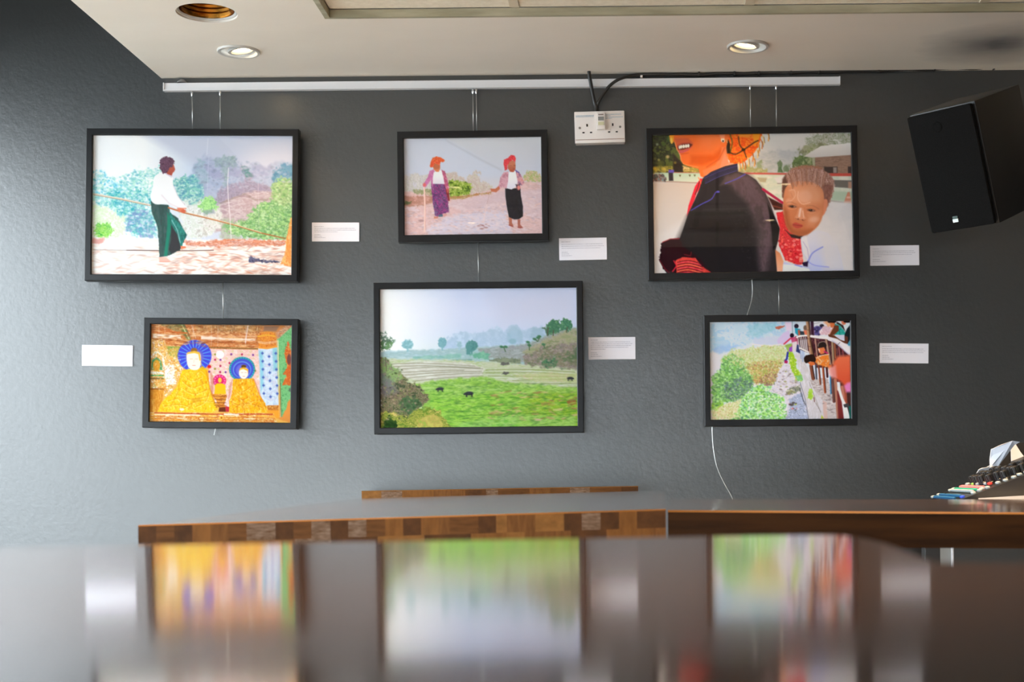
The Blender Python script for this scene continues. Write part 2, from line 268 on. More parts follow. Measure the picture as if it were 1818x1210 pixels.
    c.fill([(1175, 470), (1240, 455), (1260, 560), (1240, 610), (1200, 638), (1150, 625), (1165, 560)], (235, 232, 240), 5, vg=(520, 640, (218, 215, 228)))
    c.fill([(990, 625), (1040, 628), (1080, 600), (1085, 630), (1050, 662), (1000, 655)], (195, 110, 80), 5)
    c.ell(1265, 615, 20, 30, (200, 110, 105), .25); c.fill([(1235, 585), (1265, 590), (1285, 575), (1280, 610), (1255, 650), (1245, 610)], (60, 50, 70), 5, a=.8); c.ell(1268, 618, 14, 20, (215, 130, 125), .3)
    c.fill([(1165, 385), (1200, 360), (1235, 368), (1242, 400), (1240, 440), (1220, 468), (1190, 465), (1165, 430)], (200, 125, 95), 5, vg=(370, 470, (165, 80, 60)))
    c.line([(1222, 400), (1238, 402)], 4, (90, 50, 50), 3); c.line([(1215, 437), (1232, 437)], 4, (130, 50, 50), 3); c.line([(1188, 402), (1205, 402)], 4, (110, 60, 60), 3)
    c.ell(1202, 378, 36, 26, (196, 118, 90), .25)
    c.fill([(1125, 385), (1128, 345), (1165, 330), (1195, 300), (1230, 305), (1245, 330), (1238, 372), (1215, 350), (1185, 365), (1162, 400), (1160, 440), (1135, 455)], [(215, 50, 60), (235, 80, 80), (195, 35, 55), (240, 100, 95)], 5, 2, 9, sc=(10, 10))
    return c

def pic_mother_child():
    c = Canvas((82, 102, 1505, 1097), 3.4)
    c.grad([(102, (206, 205, 202)), (380, (200, 196, 196)), (640, (205, 200, 200)), (1097, (212, 210, 214))])
    c.fill([(870, 230), (1000, 215), (1200, 210), (1200, 400), (700, 400), (760, 300)], [(178, 180, 184), (190, 190, 190), (170, 175, 175)], 30, 14, 30, sc=(80, 30))
    c.fill([(1180, 180), (1190, 120), (1260, 95), (1510, 95), (1510, 190), (1350, 190), (1250, 210), (1170, 270), (1120, 240)], [(180, 180, 170), (120, 130, 95), (195, 195, 190), (140, 150, 120), (205, 205, 202)], 14, 18, 24, sc=(30, 24), k=3)
    c.fill([(1120, 250), (1180, 190), (1250, 180), (1300, 170), (1350, 190), (1200, 250)], [(130, 140, 90), (160, 160, 130), (110, 115, 80)], 14, 10, 20, a=.8)
    c.fill([(1070, 350), (1090, 285), (1160, 262), (1250, 270), (1260, 350), (1150, 360)], [(110, 130, 80), (85, 105, 65), (150, 160, 120)], 12, 10, 18)
    c.fill([(975, 380), (978, 310), (995, 295), (1010, 320), (1012, 380)], [(75, 105, 70), (110, 130, 100)], 8, 5); c.fill([(830, 370), (835, 310), (860, 290), (875, 350), (880, 380)], [(130, 145, 110), (165, 170, 145)], 12, 8)
    c.fill([(1020, 340), (1060, 330), (1070, 380), (1020, 380)], [(130, 140, 120), (110, 130, 100)], 12, 8); c.fill([(700, 340), (760, 330), (900, 360), (900, 385), (700, 385)], [(170, 170, 120), (150, 150, 100), (190, 185, 150)], 12, 8)
    c.fill([(1245, 270), (1510, 245), (1510, 410), (1300, 410), (1245, 330)], [(140, 110, 95), (155, 125, 108), (128, 100, 88)], 5, sc=(60, 8))
    c.fill([(1310, 345), (1405, 345), (1405, 395), (1310, 395)], (62, 50, 48), 6); c.fill([(1375, 350), (1400, 350), (1400, 390), (1375, 390)], (150, 140, 135), 5); c.fill([(1480, 345), (1510, 345), (1510, 395), (1480, 395)], (60, 50, 50), 5)
    c.fill([(1225, 280), (1245, 278), (1245, 350), (1230, 350)], (165, 165, 140), 6)
    c.fill([(1165, 268), (1290, 195), (1510, 175), (1510, 262), (1225, 278)], (224, 222, 220), 4, vg=(180, 270, (200, 195, 192)))
    # wall with red coping
    c.fill([(700, 385), (1510, 405), (1510, 610), (1380, 600), (840, 560), (760, 470)], [(205, 208, 190), (192, 202, 186), (214, 212, 200)], 10, sc=(90, 40))
    c.fill([(740, 378), (1020, 385), (1510, 395), (1510, 413), (1020, 398), (740, 390)], (190, 85, 80), 6); c.fill([(1330, 392), (1510, 395), (1510, 415), (1330, 412)], (195, 75, 65), 5)
    c.fill([(1375, 440), (1510, 445), (1510, 502), (1385, 492)], (108, 104, 100), 6); c.fill([(830, 415), (900, 420), (890, 450), (850, 448)], (170, 160, 130), 8)
    c.fill([(950, 420), (1030, 400), (1030, 450), (980, 462)], (212, 208, 205), 10); c.line([(975, 460), (1030, 462)], 5, (120, 110, 105), 5)
    c.fill([(1360, 520), (1510, 530), (1510, 610), (1360, 590)], (170, 190, 168), 12); c.line([(1350, 590), (1510, 612)], 9, (130, 120, 112), 8)
    c.fill([(1475, 530), (1490, 528), (1502, 612), (1445, 608)], (200, 130, 105), 7); c.fill([(1470, 560), (1494, 560), (1494, 575), (1465, 575)], (225, 190, 175), 5, a=.7); c.fill([(1480, 455), (1510, 455), (1510, 505), (1480, 500)], (205, 150, 125), 8, a=.7)
    c.fill([(700, 560), (1510, 600), (1510, 1110), (700, 1110)], [(206, 203, 206), (212, 208, 210)], 30, sc=(90, 50))
    # left trees
    c.fill([(75, 95), (230, 95), (260, 190), (290, 290), (420, 320), (420, 375), (75, 370)], [(52, 56, 38), (70, 80, 45), (42, 40, 36), (90, 100, 50)], 6, sc=(50, 40), k=2.8)
    c.fill([(82, 330), (150, 320), (240, 320), (240, 370), (82, 375)], [(150, 135, 50), (100, 100, 45), (190, 170, 70), (70, 66, 45)], 12, 8, 20)
    c.fill([(300, 325), (410, 335), (410, 375), (300, 372)], [(200, 170, 90), (150, 140, 60), (225, 190, 130)], 12, 6, 16, sc=(26, 20)); c.fill([(230, 230), (290, 300), (300, 370), (230, 370)], (50, 40, 34), 12)
    for x, y, r, k in [(118, 167, 9, (150, 165, 140)), (192, 257, 12, (215, 185, 120)), (128, 280, 9, (190, 180, 110)), (100, 270, 8, (110, 105, 60)), (245, 300, 9, (150, 130, 50)), (165, 165, 16, (80, 105, 45)), (205, 130, 22, (66, 92, 50)), (135, 305, 24, (95, 100, 48)), (100, 340, 14, (205, 170, 50)), (165, 345, 14, (200, 170, 70))]:
        c.ell(x, y, r, r, k, .9, .8)
    c.fill([(100, 372), (420, 372), (418, 440), (330, 446), (100, 435)], (178, 205, 182), 7, vg=(375, 440, (205, 212, 196))); c.line([(205, 370), (415, 376)], 5, (190, 110, 90), 5)
    for x in (270, 340, 375): c.fill([(x, 388), (x+16, 388), (x+8, 404)], (95, 90, 50), 4)
    c.line([(100, 432), (240, 438), (400, 448)], 7, (165, 130, 120), 6)
    c.fill([(82, 385), (150, 380), (180, 400), (175, 432), (82, 430)], [(90, 100, 100), (60, 60, 60), (150, 90, 80), (110, 140, 145)], 8, 6, 12, sc=(12, 10)); c.fill([(196, 366), (228, 366), (230, 430), (198, 430)], (50, 42, 48), 6); c.fill([(196, 352), (236, 352), (234, 372), (196, 372)], (100, 80, 190), 7)
    c.fill([(75, 442), (240, 446), (420, 455), (420, 900), (75, 1110)], (205, 192, 184), 14, vg=(450, 1050, (222, 222, 226)))
    c.fill([(75, 850), (330, 700), (300, 1110), (75, 1110)], (222, 220, 222), 60, a=.7)
    # turban
    c.fill([(600, 95), (870, 95), (850, 180), (800, 250), (745, 300), (700, 315), (640, 310), (605, 240)], [(235, 100, 25), (215, 70, 20), (245, 140, 40), (225, 85, 30)], 6, 3, 14, sc=(30, 22))
    c.fill([(800, 95), (860, 95), (840, 160), (815, 190)], (240, 150, 30), 10); c.fill([(700, 95), (800, 95), (780, 130), (700, 120)], (240, 165, 60), 12, a=.7)
    c.line([(640, 235), (680, 245), (735, 215), (810, 165), (840, 150)], 9, (70, 45, 30), 5, sm=True); c.line([(700, 120), (710, 180), (735, 215), (755, 270)], 8, (80, 50, 30), 5, sm=True); c.line([(640, 100), (655, 160), (640, 235)], 7, (70, 90, 40), 5, sm=True); c.ell(735, 214, 14, 10, (45, 32, 26), .4)
    c.fill([(596, 150), (625, 130), (640, 170), (640, 240), (610, 240)], (48, 40, 32), 7)
    for i, (x, y) in enumerate([(915, 105), (880, 130), (868, 160), (845, 190), (835, 225), (800, 250), (812, 285), (770, 285), (745, 310), (725, 300), (705, 320)]):
        c.line([(x-6, y-15), (x+4, y+12), (x, y+48)], 7, [(225, 150, 50), (230, 190, 110), (200, 110, 50)][i % 3], 5); c.line([(x+4, y-5), (x+9, y+36)], 3, (90, 60, 40), 3)
    # face
    c.fill([(205, 95), (640, 95), (610, 200), (625, 310), (560, 350), (480, 380), (445, 410), (425, 400), (410, 345), (330, 325), (300, 310), (283, 280), (280, 240), (255, 200), (240, 150), (225, 110)], (226, 104, 42), 5, vg=(90, 330, (232, 112, 50)))
    c.fill([(420, 95), (600, 95), (590, 200), (500, 230), (420, 190)], (230, 120, 66), 60, a=.7); c.fill([(360, 250), (520, 250), (590, 190), (560, 280), (440, 320), (350, 310)], (205, 84, 26), 30, a=.8)
    c.fill([(580, 190), (612, 190), (625, 310), (560, 350), (450, 400), (440, 360), (530, 320), (570, 260)], (228, 128, 84), 12, a=.85); c.line([(600, 200), (560, 280), (470, 335)], 9, (190, 80, 40), 10, a=.7)
    c.fill([(600, 230), (625, 300), (680, 320), (560, 350), (580, 290)], (225, 140, 110), 8, a=.8)
    c.fill([(240, 125), (340, 125), (375, 160), (370, 185), (340, 200), (275, 215), (262, 190)], (190, 85, 60), 14, a=.7)
    c.fill([(262, 182), (300, 165), (350, 162), (372, 172), (350, 195), (300, 208), (268, 210)], (100, 40, 35), 6)
    for x, y, w in [(278, 190, 7), (290, 186, 8), (307, 184, 9), (325, 182, 9), (341, 180, 8)]: c.ell(x, y, w, 13, (245, 235, 220), .3)
    c.fill([(270, 208), (300, 212), (350, 195), (368, 186), (340, 215), (300, 232), (272, 232)], (205, 90, 90), 5); c.line([(265, 175), (300, 160), (350, 158)], 6, (175, 70, 60), 5); c.line([(285, 240), (340, 232)], 5, (200, 80, 40), 6)
    c.fill([(205, 95), (240, 95), (238, 150), (222, 165), (210, 140)], (240, 150, 40), 4); c.ell(220, 140, 8, 22, (255, 195, 80), .4)
    c.line([(243, 150), (258, 205), (285, 250), (288, 285), (305, 312), (410, 335)], 3, (250, 190, 130), 4, a=.7)
    c.fill([(575, 130), (600, 128), (602, 155), (590, 162), (575, 150)], (235, 215, 190), 4); c.ell(590, 150, 6, 7, (40, 25, 25), .4); c.line([(608, 140), (622, 160)], 5, (200, 170, 110), 4)
    c.fill([(560, 100), (605, 100), (600, 130), (575, 130)], (235, 140, 100), 8)
    # red garment edge
    c.fill([(425, 415), (440, 420), (425, 480), (395, 520), (375, 580), (340, 650), (320, 690), (335, 610), (360, 540), (385, 470)], (225, 40, 60), 5); c.line([(415, 440), (405, 480), (385, 530)], 5, (60, 40, 35), 4); c.line([(432, 440), (415, 500)], 4, (60, 45, 40), 3); c.line([(410, 410), (425, 440), (432, 470)], 6, (240, 130, 70), 4)
    # dark jacket, with reflections in the glass painted into its tones
    c.fill([(440, 415), (500, 370), (600, 330), (690, 312), (694, 372), (760, 390), (820, 430), (880, 510), (920, 600), (945, 680), (985, 780), (975, 860), (955, 930), (962, 1105), (180, 1105), (150, 1060), (118, 1000), (138, 960), (142, 880), (200, 845), (270, 842), (300, 760), (335, 660), (380, 570), (420, 480)],
           (46, 42, 46), 4)
    c.fill([(600, 400), (700, 380), (780, 400), (860, 490), (915, 600), (945, 720), (930, 900), (880, 1100), (830, 1100), (830, 800), (760, 600), (640, 480)], [(84, 68, 76), (98, 80, 90), (74, 62, 68)], 50, 0, sc=(60, 90), a=.9)
    c.fill([(560, 470), (600, 410), (690, 380), (740, 400), (640, 460)], (92, 76, 78), 20, a=.7)
    c.fill([(330, 690), (760, 700), (800, 900), (840, 1100), (200, 1100), (250, 860)], (24, 22, 26), 60, a=.75)
    c.fill([(900, 600), (940, 680), (985, 790), (960, 900), (935, 940), (925, 780)], (18, 16, 20), 8, a=.9); c.line([(545, 380), (540, 640)], 22, (22, 20, 24), 8, a=.7); c.line([(540, 740), (535, 880)], 20, (16, 14, 18), 10, a=.7)
    c.fill([(340, 655), (740, 655), (750, 680), (350, 685)], (28, 30, 30), 10, a=.7); c.line([(440, 640), (760, 636)], 4, (66, 66, 66), 6, a=.6)
    for i in range(5): c.line([(450+2*i, 404+12*i), (560, 356+12*i), (688, 318+11*i)], 4, [(60, 60, 110), (78, 74, 160), (58, 58, 110)][i % 3], 4, sm=True)
    c.line([(352, 645), (430, 600), (500, 565), (530, 520), (552, 512)], 6, (76, 70, 190), 4, sm=True); c.line([(600, 455), (680, 425), (745, 390)], 7, (84, 78, 180), 5); c.ell(548, 514, 12, 7, (80, 76, 190), .5)
    c.dabs([(600, 620), (900, 620), (900, 1080), (760, 1080)], 140, 3, [(110, 98, 104), (90, 80, 86)], 9, 1, .35)
    # sleeve frill and red sarong, bottom left
    c.fill([(140, 880), (200, 848), (270, 845), (290, 900), (400, 980), (500, 1100), (240, 1100), (150, 1060), (120, 1000)], (40, 14, 22), 6, 6, 16); c.line([(145, 870), (200, 848), (265, 846)], 5, (170, 35, 50), 4); c.line([(125, 1000), (160, 1060), (190, 1090)], 6, (110, 20, 36), 5)
    c.fill([(235, 1005), (280, 980), (380, 985), (420, 1040), (500, 1100), (245, 1100)], [(200, 50, 50), (225, 80, 70), (180, 40, 45)], 5, 2, 12)
    for i in range(5): c.line([(250, 1015+19*i), (330, 1004+19*i), (430, 1030+19*i)], 4, (60, 14, 26), 4, sm=True); c.line([(250, 1024+19*i), (330, 1013+19*i), (420, 1038+19*i)], 3, (245, 150, 100) if i % 2 else (235, 70, 110), 3, sm=True)
    c.line([(225, 1005), (245, 1040), (215, 1080)], 8, (215, 40, 60), 5); c.line([(300, 960), (345, 970), (350, 945)], 6, (120, 25, 35), 6)
    # strap and child
    c.line([(870, 500), (940, 550), (1010, 600)], 18, (165, 30, 70), 5); c.fill([(905, 555), (1010, 610), (1010, 650), (950, 650)], (62, 28, 26), 8); c.line([(940, 620), (1010, 640)], 7, (130, 60, 40), 6)
    c.fill([(960, 670), (1010, 660), (1050, 800), (1130, 850), (1150, 1040), (1110, 1048), (1020, 1010), (975, 900), (985, 780)], [(205, 40, 48), (228, 60, 70), (180, 30, 40), (235, 90, 80)], 5, 2, 12, sc=(18, 16), k=3)
    c.dabs([(980, 870), (1120, 860), (1150, 1040), (1020, 1000)], 70, 6, [(240, 110, 110), (160, 20, 30), (245, 150, 140), (215, 40, 50)], 12, 1.6, .8)
    for x, y in [(1085, 873), (1000, 915), (1088, 900), (1105, 990), (1130, 1018)]: c.ell(x, y, 9, 9, (240, 150, 145), .5); c.ell(x, y, 4, 4, (200, 40, 60), .5)
    c.fill([(1020, 790), (1060, 825), (1130, 830), (1180, 815), (1140, 860), (1070, 850)], (34, 20, 22), 8)
    c.fill([(950, 935), (985, 960), (1008, 1020), (1000, 1100), (962, 1100)], (205, 130, 90), 7, vg=(940, 1100, (235, 180, 150)))
    c.fill([(1135, 850), (1180, 820), (1260, 800), (1330, 820), (1390, 900), (1420, 1000), (1440, 1100), (1000, 1100), (1010, 1020), (1060, 1040), (1150, 1050), (1180, 1020), (1140, 950)], (206, 206, 220), 8, vg=(850, 1090, (180, 190, 232)))
    c.fill([(1260, 800), (1400, 850), (1460, 1100), (1300, 1100)], (208, 206, 212), 60, a=.8); c.fill([(1140, 860), (1175, 840), (1200, 960), (1180, 1010), (1150, 960)], (215, 214, 222), 8)
    c.line([(1290, 920), (1220, 960), (1190, 1010), (1170, 1050)], 8, (120, 130, 215), 8, sm=True); c.line([(1180, 1020), (1230, 1050), (1330, 1065)], 7, (140, 150, 225), 7, sm=True); c.fill([(1140, 1030), (1185, 1020), (1180, 1060), (1150, 1055)], (40, 26, 60), 7); c.line([(1150, 880), (1180, 930), (1190, 1000)], 4, (170, 160, 200), 4)
    c.fill([(1005, 1040), (1080, 1045), (1190, 1075), (1200, 1100), (1000, 1100)], (222, 228, 242), 6); c.line([(1090, 1045), (1140, 1060)], 6, (110, 120, 215), 5)
    # head
    c.fill([(1012, 560), (1008, 480), (1028, 410), (1070, 362), (1140, 336), (1240, 338), (1320, 375), (1372, 430), (1382, 490), (1355, 580), (1325, 640), (1300, 680), (1285, 560), (1030, 520)], [(150, 112, 102), (178, 140, 130), (130, 88, 76), (192, 158, 150)], 8, 5, 9, sm=True, sc=(7, 26))
    c.fill([(1010, 430), (1032, 400), (1050, 470), (1026, 575), (1008, 560)], (92, 62, 54), 14); c.fill([(1296, 470), (1340, 470), (1374, 480), (1348, 585), (1304, 672), (1290, 600)], [(112, 70, 62), (140, 95, 84)], 16, sc=(6, 20), a=.9)
    c.fill([(1300, 590), (1326, 580), (1330, 620), (1308, 680), (1290, 690)], (205, 128, 98), 7, sm=True)
    c.fill([(1020, 530), (1040, 482), (1090, 452), (1160, 446), (1236, 460), (1290, 500), (1306, 560), (1302, 640), (1292, 700), (1268, 755), (1232, 795), (1180, 830), (1122, 838), (1066, 815), (1034, 770), (1018, 700), (1012, 620)], (204, 132, 96), 9, sm=True, vg=(480, 838, (182, 104, 66)))
    c.fill([(1060, 480), (1240, 470), (1290, 540), (1280, 600), (1190, 620), (1080, 600), (1050, 540)], (214, 152, 118), 50, a=.8); c.fill([(1180, 680), (1280, 660), (1276, 730), (1230, 780), (1180, 770)], (206, 138, 104), 36, a=.8)
    c.fill([(1016, 620), (1046, 660), (1056, 740), (1080, 790), (1120, 832), (1066, 818), (1030, 760), (1014, 690)], (150, 78, 46), 30, a=.75); c.fill([(1080, 800), (1180, 795), (1220, 790), (1180, 832), (1120, 838)], (160, 88, 54), 22, a=.7)
    rg = np.random.default_rng(4)
    for i in range(120):
        x = 1030+rg.random()*310; y = 342+abs(x-1185)**1.35*.045+rg.random()*30
        c.line([(x, y), (x+(1185-x)*.10, y+40), (x+(1185-x)*.16, y+78+rg.random()*30)], 3, [(128, 80, 58), (212, 180, 170), (165, 118, 100), (104, 64, 50), (190, 150, 138)][i % 5], 3, a=.55)
    for i in range(26):
        x = 1080+rg.random()*210; c.line([(x, 352+rg.random()*8), (x+rg.normal()*10, 328+rg.random()*14)], 2.5, (165, 100, 66), 3, a=.6)
    c.line([(1080, 362), (1180, 338), (1290, 355)], 9, (162, 98, 64), 16, a=.5, sm=True)
    c.ell(1168, 556, 50, 46, (216, 160, 134), .5, .8); c.line([(1122, 520), (1118, 570), (1150, 610), (1206, 600)], 5, (230, 188, 166), 6, sm=True, a=.8)
    c.line([(1058, 512), (1092, 508), (1102, 545), (1078, 580), (1060, 590)], 5, (224, 180, 160), 6, sm=True, a=.7); c.line([(1070, 530), (1082, 560)], 4, (176, 112, 84), 5, a=.6); c.ell(1052, 590, 20, 22, (220, 164, 138), .8, .6)
    c.line([(1040, 600), (1068, 594), (1106, 612)], 5, (140, 84, 62), 8, sm=True, a=.45); c.line([(1180, 624), (1226, 624), (1268, 648)], 5, (140, 84, 62), 8, sm=True, a=.45)
    for ex, ey, r in ((1078, 626, 6), (1212, 655, 8)):
        c.ell(ex, ey, 32, 11, (150, 90, 66), .6, .7, rot=r); c.ell(ex, ey+1, 25, 7, (86, 52, 44), .4, 1, rot=r); c.ell(ex-2, ey, 10, 8, (30, 16, 14), .4); c.ell(ex+14, ey+3, 6, 3, (200, 168, 156), .5, .8); c.ell(ex-4, ey-3, 2.4, 2.2, (235, 225, 220), .6, .8)
        c.line([(ex-28, ey+14), (ex, ey+20), (ex+28, ey+14)], 4, (222, 160, 126), 7, sm=True, a=.6)
    c.fill([(1124, 640), (1154, 640), (1162, 690), (1174, 714), (1146, 726), (1112, 720), (1096, 706), (1110, 680)], (208, 144, 114), 12, sm=True, a=.85); c.line([(1136, 645), (1126, 698)], 13, (226, 202, 196), 10, a=.85); c.line([(1152, 660), (1158, 706)], 6, (228, 206, 200), 7, a=.6)
    c.line([(1100, 712), (1118, 722), (1142, 722), (1156, 730), (1168, 722)], 4, (128, 62, 46), 6, sm=True, a=.6); c.ell(1118, 717, 6, 4, (92, 40, 32), .7, .8); c.ell(1150, 724, 6, 4, (92, 40, 32), .7, .8)
    c.ell(1230, 722, 34, 20, (218, 172, 152), .9, .6, rot=-10)
    c.fill([(1076, 754), (1098, 742), (1122, 750), (1150, 762), (1142, 776), (1112, 784), (1084, 772)], (178, 70, 62), 6, sm=True); c.line([(1080, 757), (1110, 762), (1146, 768)], 3, (104, 36, 32), 4, sm=True); c.line([(1092, 790), (1136, 792)], 5, (158, 84, 56), 8, a=.5)
    return c

def pic_shrine():
    c = Canvas((135, 132, 1453, 1045), 4.4)
    c.grad([(132, (205, 130, 70)), (350, (240, 170, 110)), (1045, (250, 190, 90))])
    c.fill([(130, 125), (1200, 125), (1130, 360), (130, 380)], [(200, 110, 50), (225, 150, 90), (175, 95, 50), (240, 180, 120)], 10, sc=(60, 10), k=3)
    c.fill([(200, 130), (410, 130), (480, 210), (480, 235), (440, 235)], [(150, 120, 70), (175, 150, 100), (120, 100, 60)], 10, 4, sc=(20, 16)); c.fill([(380, 130), (440, 130), (510, 280), (470, 280)], [(110, 120, 60), (140, 140, 90)], 8); c.line([(420, 140), (490, 270)], 7, (225, 225, 180), 5); c.line([(445, 140), (500, 250)], 5, (90, 80, 70), 5)
    c.fill([(540, 130), (1190, 130), (1140, 200), (560, 200)], [(170, 110, 60), (205, 150, 90), (140, 95, 60), (215, 170, 120)], 10, sc=(12, 30)); 
    for y, k in [(205, (165, 85, 35)), (240, (225, 155, 110)), (287, (205, 110, 60)), (325, (215, 120, 60))]: c.line([(500, y-4), (1120, y)], 14, [k, (240, 190, 140), k], 5, sc=(26, 8))
    c.fill([(150, 225), (410, 235), (412, 265), (150, 262)], (252, 235, 215), 8); c.fill([(600, 238), (740, 245), (860, 258), (1110, 262), (1110, 280), (600, 272)], (252, 232, 215), 10, a=.9)
    c.line([(200, 275), (480, 290), (1130, 300)], 8, (150, 75, 35), 5); c.line([(680, 345), (1135, 355)], 7, (110, 95, 50), 5); c.line([(220, 345), (420, 348)], 12, (120, 165, 70), 7)
    c.line([(150, 210), (330, 205), (470, 215)], 14, (215, 110, 50), 8)
    # left altar
    c.fill([(130, 270), (250, 270), (300, 400), (420, 400), (440, 560), (360, 720), (300, 800), (130, 800)], [(240, 165, 70), (255, 225, 160), (250, 200, 110), (215, 130, 40), (255, 245, 225)], 10, 6, 20, sc=(20, 18), k=3.2)
    c.fill([(270, 340), (420, 350), (390, 450), (300, 420)], [(160, 160, 60), (220, 190, 90), (120, 160, 80)], 10, 8, 16, a=.8)
    c.fill([(270, 520), (350, 510), (370, 690), (290, 700), (265, 600)], (255, 252, 250), 18); c.fill([(290, 530), (350, 530), (345, 640)], (252, 240, 225), 10)
    c.fill([(140, 560), (145, 470), (190, 440), (235, 480), (245, 560)], (70, 160, 110), 8); c.ell(190, 520, 34, 55, (225, 160, 50), .3, sc=(10, 10)); c.line([(135, 440), (190, 395), (240, 430), (262, 520)], 18, (255, 250, 240), 8, sm=True); c.line([(135, 585), (250, 590)], 20, (250, 250, 245), 6); c.line([(140, 612), (255, 612)], 12, (60, 170, 100), 6); c.line([(140, 640), (250, 640)], 16, (110, 80, 40), 8, a=.8)
    for i in range(6): c.line([(240+i*5, 285+8*i), (262+i*4, 340+6*i)], 7, [(205, 130, 50), (240, 190, 110)][i % 2], 4)
    c.fill([(130, 730), (270, 735), (250, 860), (180, 1000), (130, 1040)], [(235, 165, 60), (215, 135, 40), (250, 190, 90)], 8, sc=(10, 60)); c.line([(140, 738), (260, 738)], 10, (150, 85, 35), 6)
    # mosaic wall
    c.fill([(680, 360), (1140, 365), (1180, 800), (1100, 900), (760, 900), (680, 800)], [(250, 215, 205), (245, 195, 185), (255, 235, 228)], 8, sc=(20, 20))
    for j in range(12):
        for i in range(16):
            x = 700+i*28+(14 if j % 2 else 0); y = 380+j*33
            if x > 1150: continue
            k = [(240, 170, 160), (215, 185, 120), (245, 200, 190)][(i+j) % 3]; c.ell(x, y, 10, 9, k, .4); c.ell(x, y, 4, 4, (255, 245, 240), .5)
    for x, y in [(785, 408), (885, 408), (985, 408), (1088, 412), (785, 460), (735, 410), (785, 518), (735, 460), (785, 575), (682, 572), (835, 575), (735, 545), (680, 520), (870, 490), (1110, 560)]: c.ell(x, y, 10, 10, [(130, 60, 150), (190, 40, 90), (150, 150, 60)][int(x+y) % 3], .4)
    c.ell(780, 412, 37, 37, (255, 255, 255), .12)
    # pillar and green wall
    c.fill([(1310, 260), (1460, 130), (1460, 1000), (1350, 990), (1320, 600)], [(110, 185, 115), (140, 205, 140), (90, 165, 100)], 6, sc=(16, 16)); c.fill([(1300, 200), (1400, 130), (1460, 130), (1320, 262)], [(200, 120, 80), (230, 190, 150), (150, 95, 80)], 6, sc=(30, 12)); c.line([(1318, 275), (1330, 600), (1352, 990)], 8, (250, 225, 190), 5); c.line([(1345, 640), (1360, 990)], 5, (120, 90, 60), 4)
    c.fill([(1395, 340), (1415, 275), (1432, 340), (1452, 400), (1456, 640), (1440, 690), (1365, 690), (1400, 600), (1370, 590), (1410, 520), (1380, 400)], [(230, 120, 50), (205, 90, 40), (240, 160, 80)], 6, 5, 14, sc=(14, 14)); c.ell(1425, 450, 20, 50, (120, 70, 70), .4); c.ell(1412, 300, 8, 14, (235, 110, 70), .4); c.ell(1440, 735, 14, 18, (90, 110, 90), .4); c.fill([(1370, 980), (1400, 920), (1425, 830), (1456, 820), (1456, 1045), (1320, 1000)], (235, 150, 70), 8, 4, sc=(14, 14))
    c.fill([(1135, 350), (1310, 335), (1320, 600), (1335, 880), (1215, 885), (1160, 780), (1155, 560)], [(205, 222, 240), (235, 240, 248), (180, 205, 232), (222, 215, 232)], 6, sc=(22, 22)); c.fill([(1145, 380), (1180, 370), (1190, 700), (1165, 760)], (120, 205, 225), 22, a=.7); c.fill([(1270, 345), (1310, 340), (1318, 560), (1280, 560)], (120, 200, 215), 18, a=.7)
    for j in range(6):
        for x in (1175, 1238, 1300): y = 395+j*75+(30 if x == 1238 else 0); c.ell(x+j*4, y, 13, 10, (80, 120, 190), .5); c.ell(x+j*4, y, 4, 14, (90, 90, 180), .5)
    c.fill([(1125, 250), (1150, 205), (1220, 185), (1290, 205), (1300, 260), (1300, 330), (1145, 350)], [(225, 120, 40), (245, 170, 70), (205, 100, 40)], 6, sc=(12, 10)); c.line([(1140, 290), (1210, 300), (1300, 285)], 22, [(250, 200, 140), (225, 150, 100)], 5, sm=True, sc=(8, 20)); c.line([(1145, 345), (1220, 350), (1308, 332)], 14, (250, 165, 60), 5); c.line([(1130, 240), (1210, 225), (1290, 235)], 12, (240, 180, 60), 5, sm=True); c.fill([(1185, 140), (1330, 140), (1300, 190), (1180, 190)], (130, 105, 95), 14, a=.7)
    c.fill([(1225, 880), (1335, 878), (1335, 930), (1235, 930)], [(225, 140, 50), (180, 95, 40), (240, 180, 90)], 5, sc=(14, 14)); c.fill([(1225, 925), (1335, 925), (1340, 1000), (1225, 1000)], (245, 165, 50), 6); c.line([(1340, 700), (1348, 980)], 7, (225, 140, 60), 5)
    # haloes
    def halo(cx, cy, r, ri, base, ray, n):
        c.ell(cx, cy, r, r*.93, base, .06)
        for i in range(n):
            q = i*2*np.pi/n; c.line([(cx+ri*np.cos(q), cy+ri*np.sin(q)), (cx+r*.95*np.cos(q), cy+r*.9*np.sin(q))], 5, ray, 4)
    halo(543, 425, 158, 80, (70, 76, 215), (110, 205, 240), 22); c.ell(543, 440, 80, 75, (130, 120, 190), .4)
    c.ell(988, 545, 122, 115, (50, 130, 160), .06); c.ell(988, 548, 105, 98, (75, 85, 205), .08); c.ell(988, 550, 85, 78, (110, 160, 225), .1); c.ell(988, 552, 76, 70, (70, 72, 200), .1)
    for i in range(30): q = i*2*np.pi/30; c.ell(988+112*np.cos(q), 545+106*np.sin(q), 6, 6, (60, 190, 175), .5)
    c.ell(990, 555, 60, 56, (110, 110, 215), .3)
    c.ell(780, 655, 62, 58, (225, 40, 105), .08); 
    for i in range(12): q = i*np.pi/6; c.ell(780+48*np.cos(q), 655+44*np.sin(q), 8, 8, (250, 120, 190), .5)
    # robes
    Y = [(250, 200, 30), (255, 225, 50), (240, 170, 15), (255, 235, 90), (235, 185, 20)]
    c.fill([(430, 560), (500, 545), (600, 545), (665, 570), (690, 720), (730, 830), (770, 920), (720, 950), (210, 950), (240, 860), (330, 780), (390, 700), (410, 620)], Y, 6, 3, 16, sc=(20, 30), k=3)
    c.fill([(575, 545), (620, 520), (665, 560), (680, 700), (640, 680), (600, 600)], (252, 190, 20), 8, a=.9)
